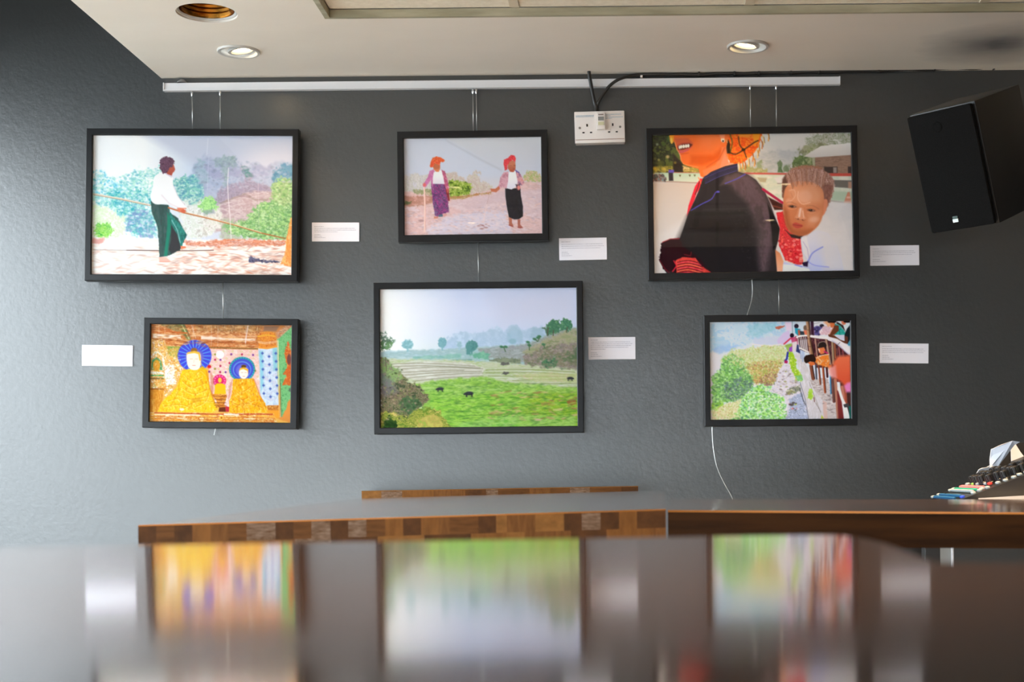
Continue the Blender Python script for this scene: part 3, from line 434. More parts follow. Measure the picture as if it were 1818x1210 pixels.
    for p in [[(440, 600), (520, 660), (620, 620)], [(430, 660), (520, 720), (640, 680)], [(420, 720), (540, 780), (660, 740)], [(400, 790), (520, 830), (680, 800)], [(300, 850), (400, 830), (420, 940)], [(420, 940), (560, 850), (720, 850)], [(560, 600), (600, 560), (640, 600)], [(690, 750), (650, 850), (560, 900)], [(260, 900), (420, 880), (560, 930)]]:
        c.line(p, 5, (225, 135, 10), 5, sm=True, a=.75); c.line([(x+4, y+9) for x, y in p], 5, (255, 245, 150), 5, sm=True, a=.7)
    c.fill([(520, 820), (610, 815), (600, 860), (530, 865)], (225, 160, 40), 8, 4, a=.7); c.ell(430, 925, 25, 12, (255, 245, 210), .5)
    c.fill([(905, 640), (980, 632), (1095, 630), (1118, 700), (1150, 780), (1210, 860), (1235, 950), (880, 955), (870, 860), (900, 760)], [(250, 175, 20), (255, 205, 40), (235, 145, 10), (255, 220, 90)], 6, 3, 16, sc=(18, 30), k=3)
    for p in [[(910, 690), (980, 760), (1080, 700)], [(900, 760), (990, 830), (1100, 770)], [(890, 850), (980, 880), (1120, 830)], [(1100, 700), (1150, 820), (1215, 930)], [(900, 930), (1010, 860), (1180, 900)], [(960, 800), (1050, 900), (1060, 945)]]:
        c.line(p, 5, (215, 115, 10), 5, sm=True, a=.75); c.line([(x+4, y+9) for x, y in p], 4, (255, 235, 140), 5, sm=True, a=.7)
    c.dabs([(430, 580), (600, 560), (670, 590), (700, 750), (760, 930), (230, 940), (330, 790), (410, 640)], 420, 9, [(255, 250, 160), (228, 150, 20), (250, 215, 60), (215, 130, 15), (255, 235, 100)], 61, .5, .5)
    c.dabs([(910, 650), (1095, 640), (1150, 780), (1225, 940), (885, 945), (900, 770)], 300, 9, [(255, 235, 130), (220, 120, 15), (250, 195, 50), (205, 105, 20), (255, 215, 90)], 62, .5, .5)
    c.line([(655, 570), (690, 720), (745, 880)], 12, (215, 120, 20), 12, a=.6); c.line([(410, 640), (395, 760), (330, 900)], 8, (205, 130, 20), 10, a=.5); c.line([(1100, 640), (1160, 790), (1215, 900)], 9, (205, 100, 20), 9, a=.6)
    c.fill([(690, 560), (730, 640), (720, 820), (700, 760)], (205, 120, 90), 12, a=.6); c.fill([(870, 700), (900, 640), (885, 780), (860, 860)], (200, 110, 80), 12, a=.5)
    c.dabs([(140, 280), (300, 300), (420, 420), (400, 560), (330, 780), (140, 720)], 700, 4, [(255, 250, 235), (225, 140, 40), (200, 110, 40), (250, 205, 110), (120, 160, 90)], 63, 1, .55)
    c.dabs([(150, 140), (1180, 140), (1130, 340), (150, 330)], 300, 5, [(150, 80, 35), (235, 165, 100), (250, 205, 150), (190, 100, 50)], 64, 4, .5)
    # heads
    c.ell(537, 375, 30, 24, (160, 110, 50), .2); c.fill([(468, 420), (480, 395), (540, 385), (590, 400), (602, 450), (598, 520), (570, 555), (510, 552), (478, 510)], (255, 240, 225), 6, sm=True); c.fill([(468, 420), (475, 395), (540, 380), (590, 392), (604, 470), (590, 470), (578, 410), (540, 400), (480, 408)], (248, 190, 60), 5)
    c.line([(500, 455), (525, 455)], 4, (215, 160, 130), 4); c.line([(550, 455), (575, 455)], 4, (215, 160, 130), 4); c.line([(525, 515), (552, 515)], 5, (225, 130, 110), 4); c.line([(540, 460), (536, 490)], 4, (235, 200, 170), 4); c.line([(600, 480), (608, 520)], 6, (245, 195, 90), 4); c.ell(682, 525, 18, 16, (210, 30, 40), .4)
    c.ell(1003, 520, 24, 16, (110, 75, 30), .2); c.fill([(962, 560), (985, 535), (1030, 535), (1046, 570), (1040, 610), (1015, 635), (985, 630), (962, 600)], (255, 244, 232), 6, sm=True); c.fill([(960, 565), (968, 538), (1003, 528), (1045, 545), (1046, 590), (1036, 560), (1000, 545), (972, 552)], (250, 180, 40), 5)
    c.line([(980, 578), (997, 578)], 3, (205, 150, 120), 3); c.line([(1012, 578), (1030, 578)], 3, (205, 150, 120), 3); c.line([(995, 612), (1015, 612)], 4, (220, 110, 100), 3)
    c.ell(783, 650, 17, 24, (245, 200, 70), .3); c.fill([(755, 680), (810, 680), (835, 700), (845, 780), (735, 780), (735, 700)], (250, 195, 30), 6, 3, sc=(10, 12), k=3); c.fill([(715, 780), (850, 780), (850, 805), (830, 870), (840, 905), (750, 905), (755, 850), (725, 810)], [(215, 120, 40), (245, 180, 80), (170, 85, 30)], 5, 3, sc=(40, 9), k=3)
    for y in (800, 830, 860, 885): c.line([(735, y), (845, y)], 4, (110, 50, 25), 3)
    c.fill([(780, 905), (840, 905), (845, 945), (775, 945)], (110, 50, 30), 6); c.fill([(840, 890), (875, 900), (872, 945), (842, 945)], (190, 50, 60), 6)
    # plinth
    c.fill([(130, 955), (1290, 955), (1330, 1050), (130, 1050)], [(250, 170, 60), (255, 215, 120), (215, 110, 30), (255, 240, 190)], 5, sc=(60, 9), k=3)
    c.line([(180, 960), (700, 968), (1280, 962)], 8, (180, 40, 30), 5); c.line([(180, 975), (600, 978)], 10, (255, 240, 205), 6); c.line([(830, 968), (960, 970)], 12, (255, 248, 230), 6)
    for y in (995, 1015, 1032): c.line([(160, y), (1290, y+3)], 4, (190, 85, 25), 4, a=.8)
    c.ell(803, 1000, 20, 20, (255, 205, 80), .2); c.ell(803, 1000, 9, 9, (190, 90, 20), .3)
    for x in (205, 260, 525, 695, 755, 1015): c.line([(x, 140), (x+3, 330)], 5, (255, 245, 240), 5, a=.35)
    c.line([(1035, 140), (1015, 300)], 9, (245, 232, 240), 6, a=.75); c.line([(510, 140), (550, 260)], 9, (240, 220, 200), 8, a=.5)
    return c

def pic_paddies():
    c = Canvas((100, 85, 1560, 1114), 3.6)
    c.grad([(85, (206, 216, 244)), (280, (214, 222, 248)), (420, (208, 220, 244)), (560, (200, 220, 228)), (1114, (150, 215, 60))])
    c.tint(100, 0, 720, 0, (254, 255, 255), 1., 0.); c.fill([(900, 85), (1560, 85), (1560, 330), (1000, 350)], (206, 210, 234), 160, a=.7)
    c.fill([(560, 480), (640, 430), (740, 400), (830, 415), (900, 395), (965, 368), (1020, 400), (1060, 365), (1110, 360), (1140, 400), (1200, 390), (1270, 370), (1330, 385), (1350, 560), (560, 560)], [(186, 208, 232), (175, 200, 225), (196, 216, 238)], 14, 12, 26, sc=(50, 40))
    c.fill([(1035, 480), (1045, 400), (1075, 362), (1120, 370), (1150, 410), (1160, 490)], [(160, 192, 215), (170, 198, 220)], 12, 8, 18, a=.8); c.fill([(1210, 460), (1215, 390), (1260, 372), (1310, 390), (1320, 450)], (155, 185, 205), 14, 8, a=.6); c.ell(1080, 480, 28, 20, (140, 182, 200), .5, .8)
    c.fill([(100, 545), (440, 535), (740, 525), (1100, 508), (1170, 505), (1300, 450), (1420, 400), (1570, 380), (1570, 700), (100, 700)], [(175, 205, 215), (160, 190, 195), (185, 210, 215)], 14, 5, 30, sc=(90, 20))
    c.fill([(820, 530), (1170, 505), (1330, 440), (1450, 400), (1570, 385), (1570, 560), (1200, 640), (900, 600)], [(152, 158, 165), (165, 170, 172), (145, 155, 150), (170, 178, 182)], 16, 8, 26, sc=(60, 20))
    c.fill([(1160, 560), (1300, 480), (1430, 420), (1570, 388), (1570, 580), (1300, 640)], [(150, 158, 120), (165, 165, 130), (175, 165, 150), (140, 150, 110)], 16, 8, 20, sc=(50, 22))
    c.fill([(1170, 680), (1160, 590), (1280, 530), (1400, 500), (1570, 500), (1570, 720), (1450, 690)], [(140, 130, 125), (165, 150, 150), (120, 125, 100), (155, 140, 120), (110, 125, 95)], 14, 12, 22, sc=(26, 20), k=3)
    c.fill([(330, 590), (500, 580), (700, 570), (700, 600), (500, 605), (340, 600)], [(120, 180, 170), (150, 200, 185)], 12, 6, a=.8); c.fill([(630, 612), (780, 608), (780, 622), (640, 622)], (100, 150, 140), 10, a=.8)
    c.fill([(760, 570), (860, 555), (910, 570), (900, 610), (800, 605)], [(110, 175, 150), (135, 195, 165)], 12, 8, 16); c.fill([(900, 615), (1000, 600), (1140, 612), (1140, 645), (1000, 645)], [(105, 120, 100), (140, 150, 125)], 8, 6, 16)
    # terraces
    c.fill([(100, 600), (700, 615), (1150, 650), (1570, 690), (1570, 860), (380, 860), (200, 720), (100, 640)], [(190, 200, 165), (205, 208, 185), (175, 195, 140), (210, 215, 200)], 14, 5, 30, sc=(120, 14))
    c.fill([(200, 640), (440, 620), (760, 640), (880, 680), (840, 740), (400, 768), (260, 740), (170, 680)], [(215, 214, 205), (200, 198, 185), (222, 224, 215)], 12, 4, 24, sc=(90, 10))
    for i, p in enumerate([[(180, 640), (420, 636), (800, 660)], [(200, 658), (480, 655), (840, 675)], [(230, 680), (520, 665), (860, 682)], [(260, 702), (560, 690), (720, 690)], [(280, 722), (560, 705), (850, 700)], [(300, 745), (560, 722), (860, 712)], [(340, 768), (600, 744), (860, 735)], [(880, 690), (1200, 690), (1540, 712)], [(880, 712), (1240, 712), (1540, 735)], [(900, 735), (1300, 742), (1540, 745)], [(1080, 770), (1300, 765), (1500, 765)], [(1140, 792), (1360, 797), (1560, 795)], [(1120, 812), (1300, 825), (1560, 822)]]):
        c.line(p, 5, (135, 135, 110) if i < 7 else (130, 145, 85), 4, sm=True, a=.85)
    c.fill([(1080, 730), (1300, 715), (1560, 725), (1560, 790), (1250, 780)], [(205, 205, 150), (190, 200, 130), (215, 195, 160)], 16, 6, a=.6)
    c.fill([(330, 790), (620, 750), (870, 745), (1100, 790), (1570, 830), (1570, 1130), (380, 1130), (420, 900)], [(140, 190, 84), (165, 208, 95), (120, 172, 78), (172, 208, 120)], 20, 8, 30, sc=(90, 14), k=3)
    c.fill([(440, 900), (900, 870), (1570, 900), (1570, 1120), (600, 1120)], [(128, 192, 66), (158, 214, 80), (176, 218, 92), (106, 170, 62)], 30, 8, 30, sc=(70, 10), k=3.2, a=.85)
    c.fill([(1200, 860), (1570, 860), (1570, 1120), (1100, 1120)], [(160, 195, 48), (130, 180, 48), (190, 200, 70), (104, 155, 44)], 60, 8, 30, sc=(60, 9), k=3, a=.75)
    c.fill([(700, 1080), (1120, 1020), (1540, 1040), (1540, 1120), (640, 1120)], [(150, 210, 110), (190, 220, 150), (120, 200, 80)], 20, sc=(50, 9), a=.6)
    c.dabs([(480, 780), (1550, 800), (1550, 1110), (560, 1110)], 320, 5, [(80, 135, 60), (95, 150, 62), (182, 222, 115), (70, 118, 62)], 21, 3.5, .45)
    c.dabs([(900, 850), (1550, 850), (1550, 1060), (900, 1060)], 60, 6, [(190, 160, 110), (205, 185, 130), (160, 120, 80)], 22, 4, .8)
    for p in [[(480, 865), (560, 870), (640, 850)], [(900, 960), (1300, 945), (1550, 930)], [(660, 1030), (950, 1020), (1250, 1015)], [(1240, 945), (1400, 940), (1550, 945)], [(700, 905), (950, 890), (1160, 905)], [(1200, 1010), (1400, 1015), (1550, 1000)]]: c.line(p, 6, (70, 140, 40), 6, sm=True, a=.6)
    c.fill([(1280, 940), (1380, 930), (1400, 955), (1300, 960)], (180, 140, 90), 8, 6, a=.7); c.fill([(1480, 930), (1550, 920), (1550, 950), (1490, 960)], [(120, 100, 50), (160, 110, 60)], 8, 8); c.ell(1265, 1062, 26, 8, (205, 180, 150), .5); c.fill([(1380, 985), (1450, 978), (1440, 995), (1380, 995)], (205, 190, 130), 8, 4)
    # trees
    for x, y, rx, ry, k in [(303, 495, 44, 36, (140, 190, 200)), (560, 485, 32, 38, (130, 180, 192)), (686, 500, 20, 24, (165, 200, 215)), (778, 512, 44, 42, (95, 150, 150))]:
        c.fill([(x+rx*np.cos(q)*(1+.06*np.sin(5*q)), y+ry*np.sin(q)) for q in np.linspace(0, 6.1, 20)], [k, tuple(v-14 for v in k), tuple(v+12 for v in k)], 8, 5, 12, sc=(14, 12)); c.line([(x, y+ry-6), (x, y+ry+14)], 10, k, 6)
    c.fill([(738, 500), (770, 500), (770, 575), (740, 570)], (95, 150, 150), 10, 4)
    c.fill([(1340, 440), (1330, 390), (1340, 345), (1380, 318), (1425, 325), (1445, 370), (1420, 415), (1380, 430)], [(80, 130, 100), (60, 110, 85), (110, 155, 115)], 7, 8, 14, sc=(14, 12)); c.fill([(1435, 400), (1440, 340), (1460, 308), (1500, 320), (1532, 365), (1510, 395), (1490, 420), (1470, 400)], [(80, 135, 105), (60, 115, 90), (110, 160, 120)], 7, 8, 14, sc=(14, 12)); c.fill([(1300, 385), (1325, 375), (1350, 400), (1345, 440), (1330, 440), (1320, 400)], [(80, 110, 95), (100, 130, 110)], 6, 5)
    for p in [[(1340, 440), (1345, 380)], [(1382, 440), (1385, 400)], [(1480, 415), (1488, 380)]]: c.line(p, 7, (90, 85, 70), 4)
    for x, y in [(1245, 465), (1270, 455), (1280, 445), (1000, 520), (1030, 520), (1195, 487), (1205, 510), (1310, 505)]: c.ell(x, y, 15, 9, (70, 125, 90), .5, rot=15)
    for p in [[(1245, 462), (1265, 482)], [(1285, 445), (1268, 482)], [(1015, 520), (1028, 556)], [(1205, 500), (1205, 545)], [(1310, 505), (1318, 530)]]: c.line(p, 7, (80, 110, 80), 4)
    c.fill([(1290, 670), (1300, 625), (1350, 610), (1400, 590), (1415, 640), (1390, 675), (1340, 680)], [(70, 120, 85), (100, 145, 100), (60, 100, 80)], 8, 8, 14, sc=(14, 12)); c.fill([(1480, 600), (1540, 560), (1570, 570), (1570, 640), (1500, 640)], [(90, 115, 80), (130, 130, 100)], 10, 8); c.fill([(1530, 560), (1565, 500), (1570, 620), (1540, 610)], (95, 115, 85), 8, 6)
    c.fill([(985, 655), (1000, 635), (1050, 632), (1055, 650), (1020, 660)], (105, 105, 100), 6, 4); c.fill([(1000, 722), (1015, 705), (1050, 705), (1055, 715), (1030, 725)], (100, 100, 95), 5, 4); c.fill([(890, 785), (905, 778), (920, 784), (905, 792)], (140, 150, 110), 5)
    c.dabs([(480, 790), (900, 770), (1550, 830), (1550, 1110), (560, 1110)], 800, 4, [(112, 165, 70), (190, 222, 125), (150, 200, 80), (95, 140, 60), (170, 215, 100)], 71, 4, .45)
    c.dabs([(1180, 600), (1300, 540), (1550, 510), (1550, 700), (1200, 670)], 300, 6, [(120, 115, 100), (175, 165, 155), (100, 120, 90), (150, 135, 125)], 72, 1.6, .5)
    # buffaloes
    for x, y, w, f in [(543, 826, 26, -1), (757, 862, 32, -1), (1505, 757, 23, 1)]:
        c.ell(x, y, w, w*.45, (62, 68, 72), .2); c.ell(x+f*w*.95, y+w*.12, w*.36, w*.26, (62, 66, 70), .3, rot=20*f)
        for k in (-.7, -.5, .5, .72): c.line([(x+k*w, y), (x+k*w, y+w*.78)], w*.17, (58, 60, 64), 3)
        c.line([(x-w*.5, y+w*.82), (x+w*.9, y+w*.84)], 4, (70, 120, 50), 5, a=.6)
    # near bank
    c.fill([(95, 700), (95, 590), (150, 600), (190, 660), (260, 690), (300, 760), (380, 800), (440, 870), (470, 905), (430, 930), (400, 970), (330, 1010), (300, 1120), (95, 1120)], [(110, 100, 80), (150, 130, 110), (85, 95, 60), (170, 150, 125), (70, 85, 60)], 12, 14, 22, sc=(24, 20), k=3)
    c.fill([(95, 600), (150, 590), (170, 640), (230, 670), (260, 740), (180, 800), (95, 800)], [(130, 170, 100), (160, 190, 120), (110, 140, 100), (150, 140, 120)], 12, 12, 20, sc=(20, 20), k=3, a=.85); c.fill([(100, 690), (190, 760), (230, 850), (130, 880), (100, 860)], (110, 110, 130), 40, a=.55)
    c.fill([(240, 920), (280, 880), (350, 880), (400, 940), (330, 1010), (260, 990)], [(60, 90, 60), (80, 115, 75), (95, 100, 80)], 12, 12, 18, sc=(18, 16))
    c.fill([(95, 1000), (200, 990), (300, 1040), (330, 1000), (450, 960), (540, 990), (620, 1120), (95, 1120)], [(110, 140, 50), (190, 180, 90), (160, 170, 70), (80, 110, 40), (220, 200, 110)], 14, 14, 20, sc=(24, 16), k=3); c.fill([(120, 1080), (170, 1020), (240, 1090), (200, 1120), (120, 1120)], [(30, 60, 25), (60, 90, 40)], 8, 10, 14)
    c.fill([(360, 1060), (480, 1010), (560, 1060), (560, 1110), (380, 1110)], [(205, 195, 100), (190, 170, 90), (160, 185, 80)], 12, 10); c.line([(140, 590), (145, 690)], 5, (100, 90, 80), 4)
    c.fill([(95, 400), (140, 405), (150, 440), (205, 460), (180, 520), (140, 535), (95, 550)], [(110, 140, 125), (140, 170, 150), (90, 120, 100)], 8, 14, 14, hole=.4, hs=14); c.fill([(100, 470), (190, 480), (170, 520), (110, 530)], [(120, 160, 110), (90, 130, 90)], 8, 8, hole=.35, hs=12)
    c.dabs([(110, 720), (230, 700), (420, 860), (400, 940), (300, 1040), (120, 1090)], 180, 5, [(175, 150, 130), (80, 90, 55), (140, 150, 90), (60, 70, 50)], 31, 1.2, .7)
    return c

def pic_bridge():
    c = Canvas((121, 105, 1496, 1062), 4.2)
    c.grad([(105, (196, 212, 238)), (400, (214, 220, 240)), (1062, (225, 225, 238))])
    c.fill([(121, 105), (900, 105), (860, 230), (560, 300), (300, 380), (121, 400)], [(180, 205, 235), (160, 200, 225), (205, 215, 238), (190, 212, 238)], 30, 16, 40, sc=(90, 60), k=3)
    c.fill([(500, 130), (760, 110), (790, 160), (740, 200), (600, 260), (500, 250)], [(130, 190, 205), (160, 205, 220)], 26, 14, 26, a=.7); c.fill([(150, 380), (240, 330), (380, 340), (330, 400), (180, 420)], (150, 185, 235), 30, 14, a=.7)
    c.fill([(540, 270), (800, 250), (860, 300), (840, 340), (560, 330)], (196, 204, 238), 20, 8, a=.8); c.line([(540, 325), (700, 340), (860, 322)], 7, (240, 225, 215), 5, sm=True)
    c.fill([(780, 290), (840, 220), (900, 190), (920, 280), (870, 330), (790, 320)], (205, 190, 228), 12); c.fill([(760, 155), (855, 146), (850, 160), (800, 185), (775, 175)], (190, 105, 85), 5, 3); c.line([(932, 105), (934, 260)], 6, (120, 140, 140), 4); c.fill([(860, 110), (925, 110), (925, 200), (870, 190)], (225, 205, 230), 14)
    # bushes
    c.fill([(240, 470), (330, 380), (450, 370), (560, 350), (700, 340), (860, 340), (870, 400), (850, 500), (820, 560), (400, 600), (250, 560)], [(205, 215, 170), (190, 205, 140), (220, 225, 200), (175, 195, 110), (215, 220, 175)], 18, 16, 26, sc=(34, 28), k=3)
    c.fill([(470, 520), (700, 480), (820, 480), (850, 560), (860, 640), (760, 710), (560, 720), (460, 640)], [(205, 170, 110), (180, 195, 100), (220, 205, 160), (170, 130, 90), (160, 180, 90)], 14, 14, 20, sc=(26, 22), k=3)
    c.fill([(620, 640), (720, 600), (830, 630), (800, 700), (680, 730), (600, 700)], [(150, 105, 90), (130, 95, 80), (190, 150, 130)], 14, 12, a=.8); c.fill([(745, 690), (790, 685), (785, 725), (750, 725)], (70, 95, 70), 8, 6)
    c.fill([(140, 960), (140, 640), (220, 560), (250, 470), (330, 410), (430, 450), (480, 560), (540, 640), (540, 740), (420, 860), (260, 900), (190, 970)], [(120, 185, 95), (155, 215, 120), (95, 160, 95), (180, 225, 150), (85, 140, 85)], 14, 16, 24, sc=(26, 22), k=3)
    c.fill([(260, 680), (420, 640), (540, 690), (500, 780), (380, 870), (260, 860), (240, 760)], [(100, 130, 130), (80, 115, 105), (130, 165, 140), (110, 120, 150)], 26, 14, 20, sc=(22, 20), k=3, a=.8); c.fill([(135, 400), (230, 420), (220, 560), (150, 620), (130, 600)], (222, 220, 232), 30, 10, a=.9)
    c.fill([(135, 1065), (135, 960), (260, 900), (420, 860), (420, 1065)], [(225, 205, 170), (205, 215, 150), (230, 225, 205), (190, 200, 120)], 16, 14, 20, sc=(26, 20), k=3); c.fill([(140, 950), (150, 880), (250, 870), (240, 920), (180, 965)], [(130, 195, 70), (180, 215, 90)], 10, 12)
    c.fill([(330, 1065), (390, 960), (430, 860), (520, 760), (620, 720), (710, 740), (720, 800), (830, 840), (860, 930), (880, 1065)], [(140, 215, 80), (190, 235, 150), (225, 245, 215), (110, 190, 80), (130, 205, 150)], 12, 16, 20, sc=(22, 18), k=3.2)
    c.dabs([(400, 900), (560, 760), (700, 750), (850, 900), (870, 1060), (380, 1060)], 220, 6, [(235, 250, 230), (90, 170, 60), (160, 230, 110), (225, 235, 250)], 41, 1.2, .7); c.dabs([(150, 640), (300, 430), (450, 470), (520, 640), (300, 860), (160, 900)], 200, 6, [(190, 230, 150), (90, 150, 70), (140, 200, 100), (210, 235, 190)], 42, 1.2, .7)
    c.dabs([(150, 960), (150, 640), (230, 560), (260, 470), (340, 410), (440, 460), (490, 570), (550, 650), (530, 740), (420, 860), (260, 890)], 1500, 7, [(150, 205, 120), (105, 155, 95), (190, 225, 165), (85, 130, 90), (170, 215, 130), (120, 180, 80)], 81, 1.2, .65)
    c.dabs([(270, 690), (420, 650), (540, 700), (490, 790), (360, 860), (260, 850)], 260, 7, [(90, 120, 110), (120, 140, 150), (110, 160, 110), (80, 100, 90)], 82, 1.2, .6)
    c.dabs([(260, 460), (340, 390), (560, 350), (860, 345), (860, 500), (820, 560), (480, 600)], 1000, 6, [(225, 230, 200), (190, 205, 120), (170, 190, 100), (215, 210, 170), (205, 220, 190), (200, 180, 130)], 83, 1, .6)
    c.dabs([(480, 540), (700, 490), (840, 500), (860, 630), (780, 710), (560, 720)], 700, 6, [(190, 140, 90), (225, 215, 170), (160, 175, 80), (150, 110, 85), (210, 180, 120), (180, 200, 120)], 84, 1, .65)
    c.dabs([(340, 1060), (400, 950), (440, 860), (530, 760), (620, 725), (700, 745), (830, 845), (880, 1060)], 1500, 7, [(165, 225, 110), (225, 245, 215), (110, 175, 80), (190, 235, 150), (90, 150, 100), (140, 205, 150), (240, 248, 240)], 85, 1.2, .65)
    c.dabs([(140, 1060), (150, 960), (260, 910), (400, 870), (420, 1060)], 400, 6, [(225, 205, 170), (200, 210, 140), (185, 170, 110), (235, 232, 215)], 86, .7, .6)
    # dry bed
    c.fill([(800, 560), (900, 500), (960, 640), (1010, 720), (1050, 870), (1090, 1065), (860, 1065), (880, 930), (830, 830), (700, 790), (760, 700)], [(225, 215, 228), (205, 205, 225), (235, 225, 225), (190, 185, 200)], 12, 10, 22, sc=(28, 16), k=3)
    c.fill([(900, 860), (1010, 800), (1060, 960), (1080, 1065), (860, 1065), (890, 960)], [(165, 175, 205), (190, 200, 228), (120, 130, 160), (205, 212, 235)], 12, 10, 16, sc=(26, 10), k=3.2); c.fill([(860, 800), (900, 750), (1000, 730), (1005, 780), (960, 800), (900, 820)], [(120, 125, 110), (160, 165, 140), (90, 90, 100), (205, 205, 180)], 8, 8, 12, sc=(18, 8), k=3)
    c.dabs([(800, 560), (960, 640), (1000, 800), (850, 830), (760, 700)], 70, 6, [(180, 160, 170), (130, 110, 110), (150, 150, 90), (240, 235, 240)], 43, 1.8, .7); c.dabs([(890, 890), (960, 890), (970, 980), (900, 960)], 16, 8, [(190, 60, 70), (170, 190, 60), (235, 120, 120), (80, 70, 70)], 44, 1.5, .8)
    c.fill([(880, 400), (930, 390), (970, 480), (970, 560), (1030, 640), (1020, 690), (960, 680), (930, 600), (900, 520)], [(150, 195, 30), (190, 220, 60), (120, 170, 50), (205, 225, 120)], 8, 8, 14, sc=(16, 14), k=3)
    c.fill([(860, 340), (900, 320), (950, 330), (940, 380), (890, 400)], [(140, 175, 80), (170, 190, 110)], 8, 6); c.fill([(960, 640), (1020, 620), (1030, 680), (980, 690)], [(150, 205, 160), (120, 190, 100)], 8, 6)
    # concrete ledge
    c.fill([(950, 420), (1010, 410), (1060, 520), (1100, 600), (1140, 680), (1200, 760), (1260, 900), (1270, 1065), (1080, 1065), (1050, 880), (1000, 700), (1040, 680), (990, 560)], [(212, 208, 218), (200, 195, 200), (222, 218, 228)], 7, 3, 18, sc=(16, 60), k=2.6)
    c.line([(1000, 700), (1050, 870), (1082, 1065)], 5, (90, 95, 120), 4); c.line([(1000, 765), (1030, 870), (1050, 920)], 9, (60, 64, 80), 6, a=.8); c.line([(1090, 700), (1150, 860), (1200, 1000)], 4, (150, 140, 140), 4); c.line([(1150, 900), (1200, 990)], 4, (120, 110, 110), 3)
    c.fill([(1090, 680), (1200, 660), (1270, 660), (1340, 900), (1380, 1065), (1260, 1065), (1240, 900), (1150, 790)], [(200, 190, 192), (185, 175, 176), (214, 206, 210), (165, 150, 150)], 7, 3, 16, sc=(40, 10), k=3); c.fill([(1220, 880), (1260, 900), (1265, 1065), (1228, 1065)], (205, 175, 170), 7)
    c.dabs([(1140, 700), (1270, 690), (1350, 1040), (1260, 1040)], 60, 5, [(150, 130, 130), (225, 218, 220), (120, 105, 110)], 45, 2.5, .7); c.fill([(1070, 850), (1090, 770), (1115, 770), (1130, 840), (1110, 870)], [(160, 205, 60), (190, 220, 110)], 6, 6); c.line([(1135, 850), (1140, 890)], 9, (120, 80, 80), 5); c.fill([(1200, 1055), (1210, 1020), (1230, 1055)], (190, 200, 60), 6)
    # people behind railing
    c.fill([(960, 105), (1080, 105), (1080, 240), (990, 240)], (205, 215, 228), 8); c.fill([(1110, 105), (1496, 105), (1496, 260), (1320, 260), (1110, 250)], (222, 222, 232), 8)
    c.fill([(975, 250), (985, 260), (1050, 250), (1120, 250), (1180, 250), (1300, 290), (1360, 330), (1496, 450), (1496, 700), (1320, 700), (1280, 560), (1160, 560), (1100, 420), (1000, 380)], [(60, 25, 30), (95, 45, 50), (45, 25, 45), (120, 70, 70)], 6, sc=(10, 60), k=3)
    c.fill([(1000, 290), (1080, 280), (1080, 400), (1005, 370)], (190, 195, 200), 8, a=.5)
    c.ell(972, 152, 22, 22, (38, 30, 46), .2); c.fill([(955, 170), (1010, 180), (1020, 240), (990, 250), (960, 220)], (40, 150, 175), 7); c.fill([(985, 190), (1008, 190), (1010, 250), (990, 250)], (185, 95, 70), 5); c.fill([(1005, 200), (1050, 205), (1050, 245), (1010, 248)], (50, 60, 70), 6)
    c.ell(1060, 170, 20, 26, (120, 95, 80), .3); c.fill([(1040, 195), (1078, 190), (1080, 240), (1055, 240)], (220, 120, 90), 6); c.ell(928, 243, 20, 22, (35, 20, 35), .2); c.line([(850, 325), (915, 270), (935, 275)], 14, (200, 50, 80), 5); c.fill([(915, 265), (980, 250), (985, 330), (940, 400), (895, 400), (930, 330)], (190, 60, 110), 7, a=.85); c.fill([(955, 250), (990, 250), (980, 300), (960, 300)], (170, 80, 100), 5)
    c.fill([(900, 360), (930, 350), (935, 400), (895, 400)], (150, 80, 190), 7); c.fill([(930, 310), (975, 300), (985, 400), (930, 405)], (220, 210, 215), 6); c.line([(885, 410), (875, 470), (858, 490)], 20, (50, 60, 150), 6); c.fill([(852, 485), (885, 490), (880, 516), (850, 512)], (170, 30, 90), 5); c.fill([(975, 330), (1005, 340), (1005, 420), (965, 400)], (50, 60, 110), 7)
    c.fill([(1115, 175), (1170, 150), (1230, 160), (1240, 230), (1200, 245), (1120, 240)], [(70, 62, 110), (110, 100, 170), (50, 44, 80)], 6, 3, sc=(20, 20)); c.ell(1220, 150, 22, 16, (40, 34, 50), .3); c.fill([(1110, 195), (1130, 180), (1150, 200), (1145, 240), (1115, 240)], (205, 170, 205), 7, a=.8)
    c.fill([(1225, 165), (1250, 150), (1300, 160), (1320, 190), (1280, 240), (1200, 240), (1195, 205)], [(225, 195, 205), (205, 165, 180), (240, 220, 225)], 6, 4, 10, sc=(14, 14)); c.line([(1110, 135), (1200, 120)], 4, (150, 140, 140), 4)
    c.ell(1260, 118, 26, 20, (235, 200, 190), .3); c.fill([(1245, 108), (1295, 105), (1310, 150), (1280, 165)], (235, 170, 130), 7); c.ell(1320, 108, 45, 20, (30, 22, 22), .2)
    c.fill([(1300, 120), (1350, 125), (1350, 150), (1330, 175), (1305, 165)], (215, 110, 60), 6); c.fill([(1345, 130), (1400, 150), (1450, 220), (1445, 245), (1340, 240), (1360, 190)], [(30, 150, 145), (60, 175, 165), (20, 120, 120)], 6, 2, sc=(16, 16)); c.fill([(1345, 145), (1385, 150), (1385, 200), (1340, 240), (1280, 250), (1310, 205), (1330, 175)], (105, 55, 35), 6); c.line([(1330, 165), (1290, 240)], 9, (225, 160, 140), 5)
    c.fill([(1370, 112), (1430, 150), (1450, 210), (1400, 150), (1360, 130)], (50, 40, 38), 6); c.fill([(1350, 245), (1445, 240), (1440, 285), (1400, 290), (1370, 262)], (205, 205, 232), 6); c.fill([(1280, 235), (1340, 245), (1400, 290), (1470, 310), (1480, 335), (1430, 320), (1360, 280), (1290, 262)], (95, 50, 30), 6)
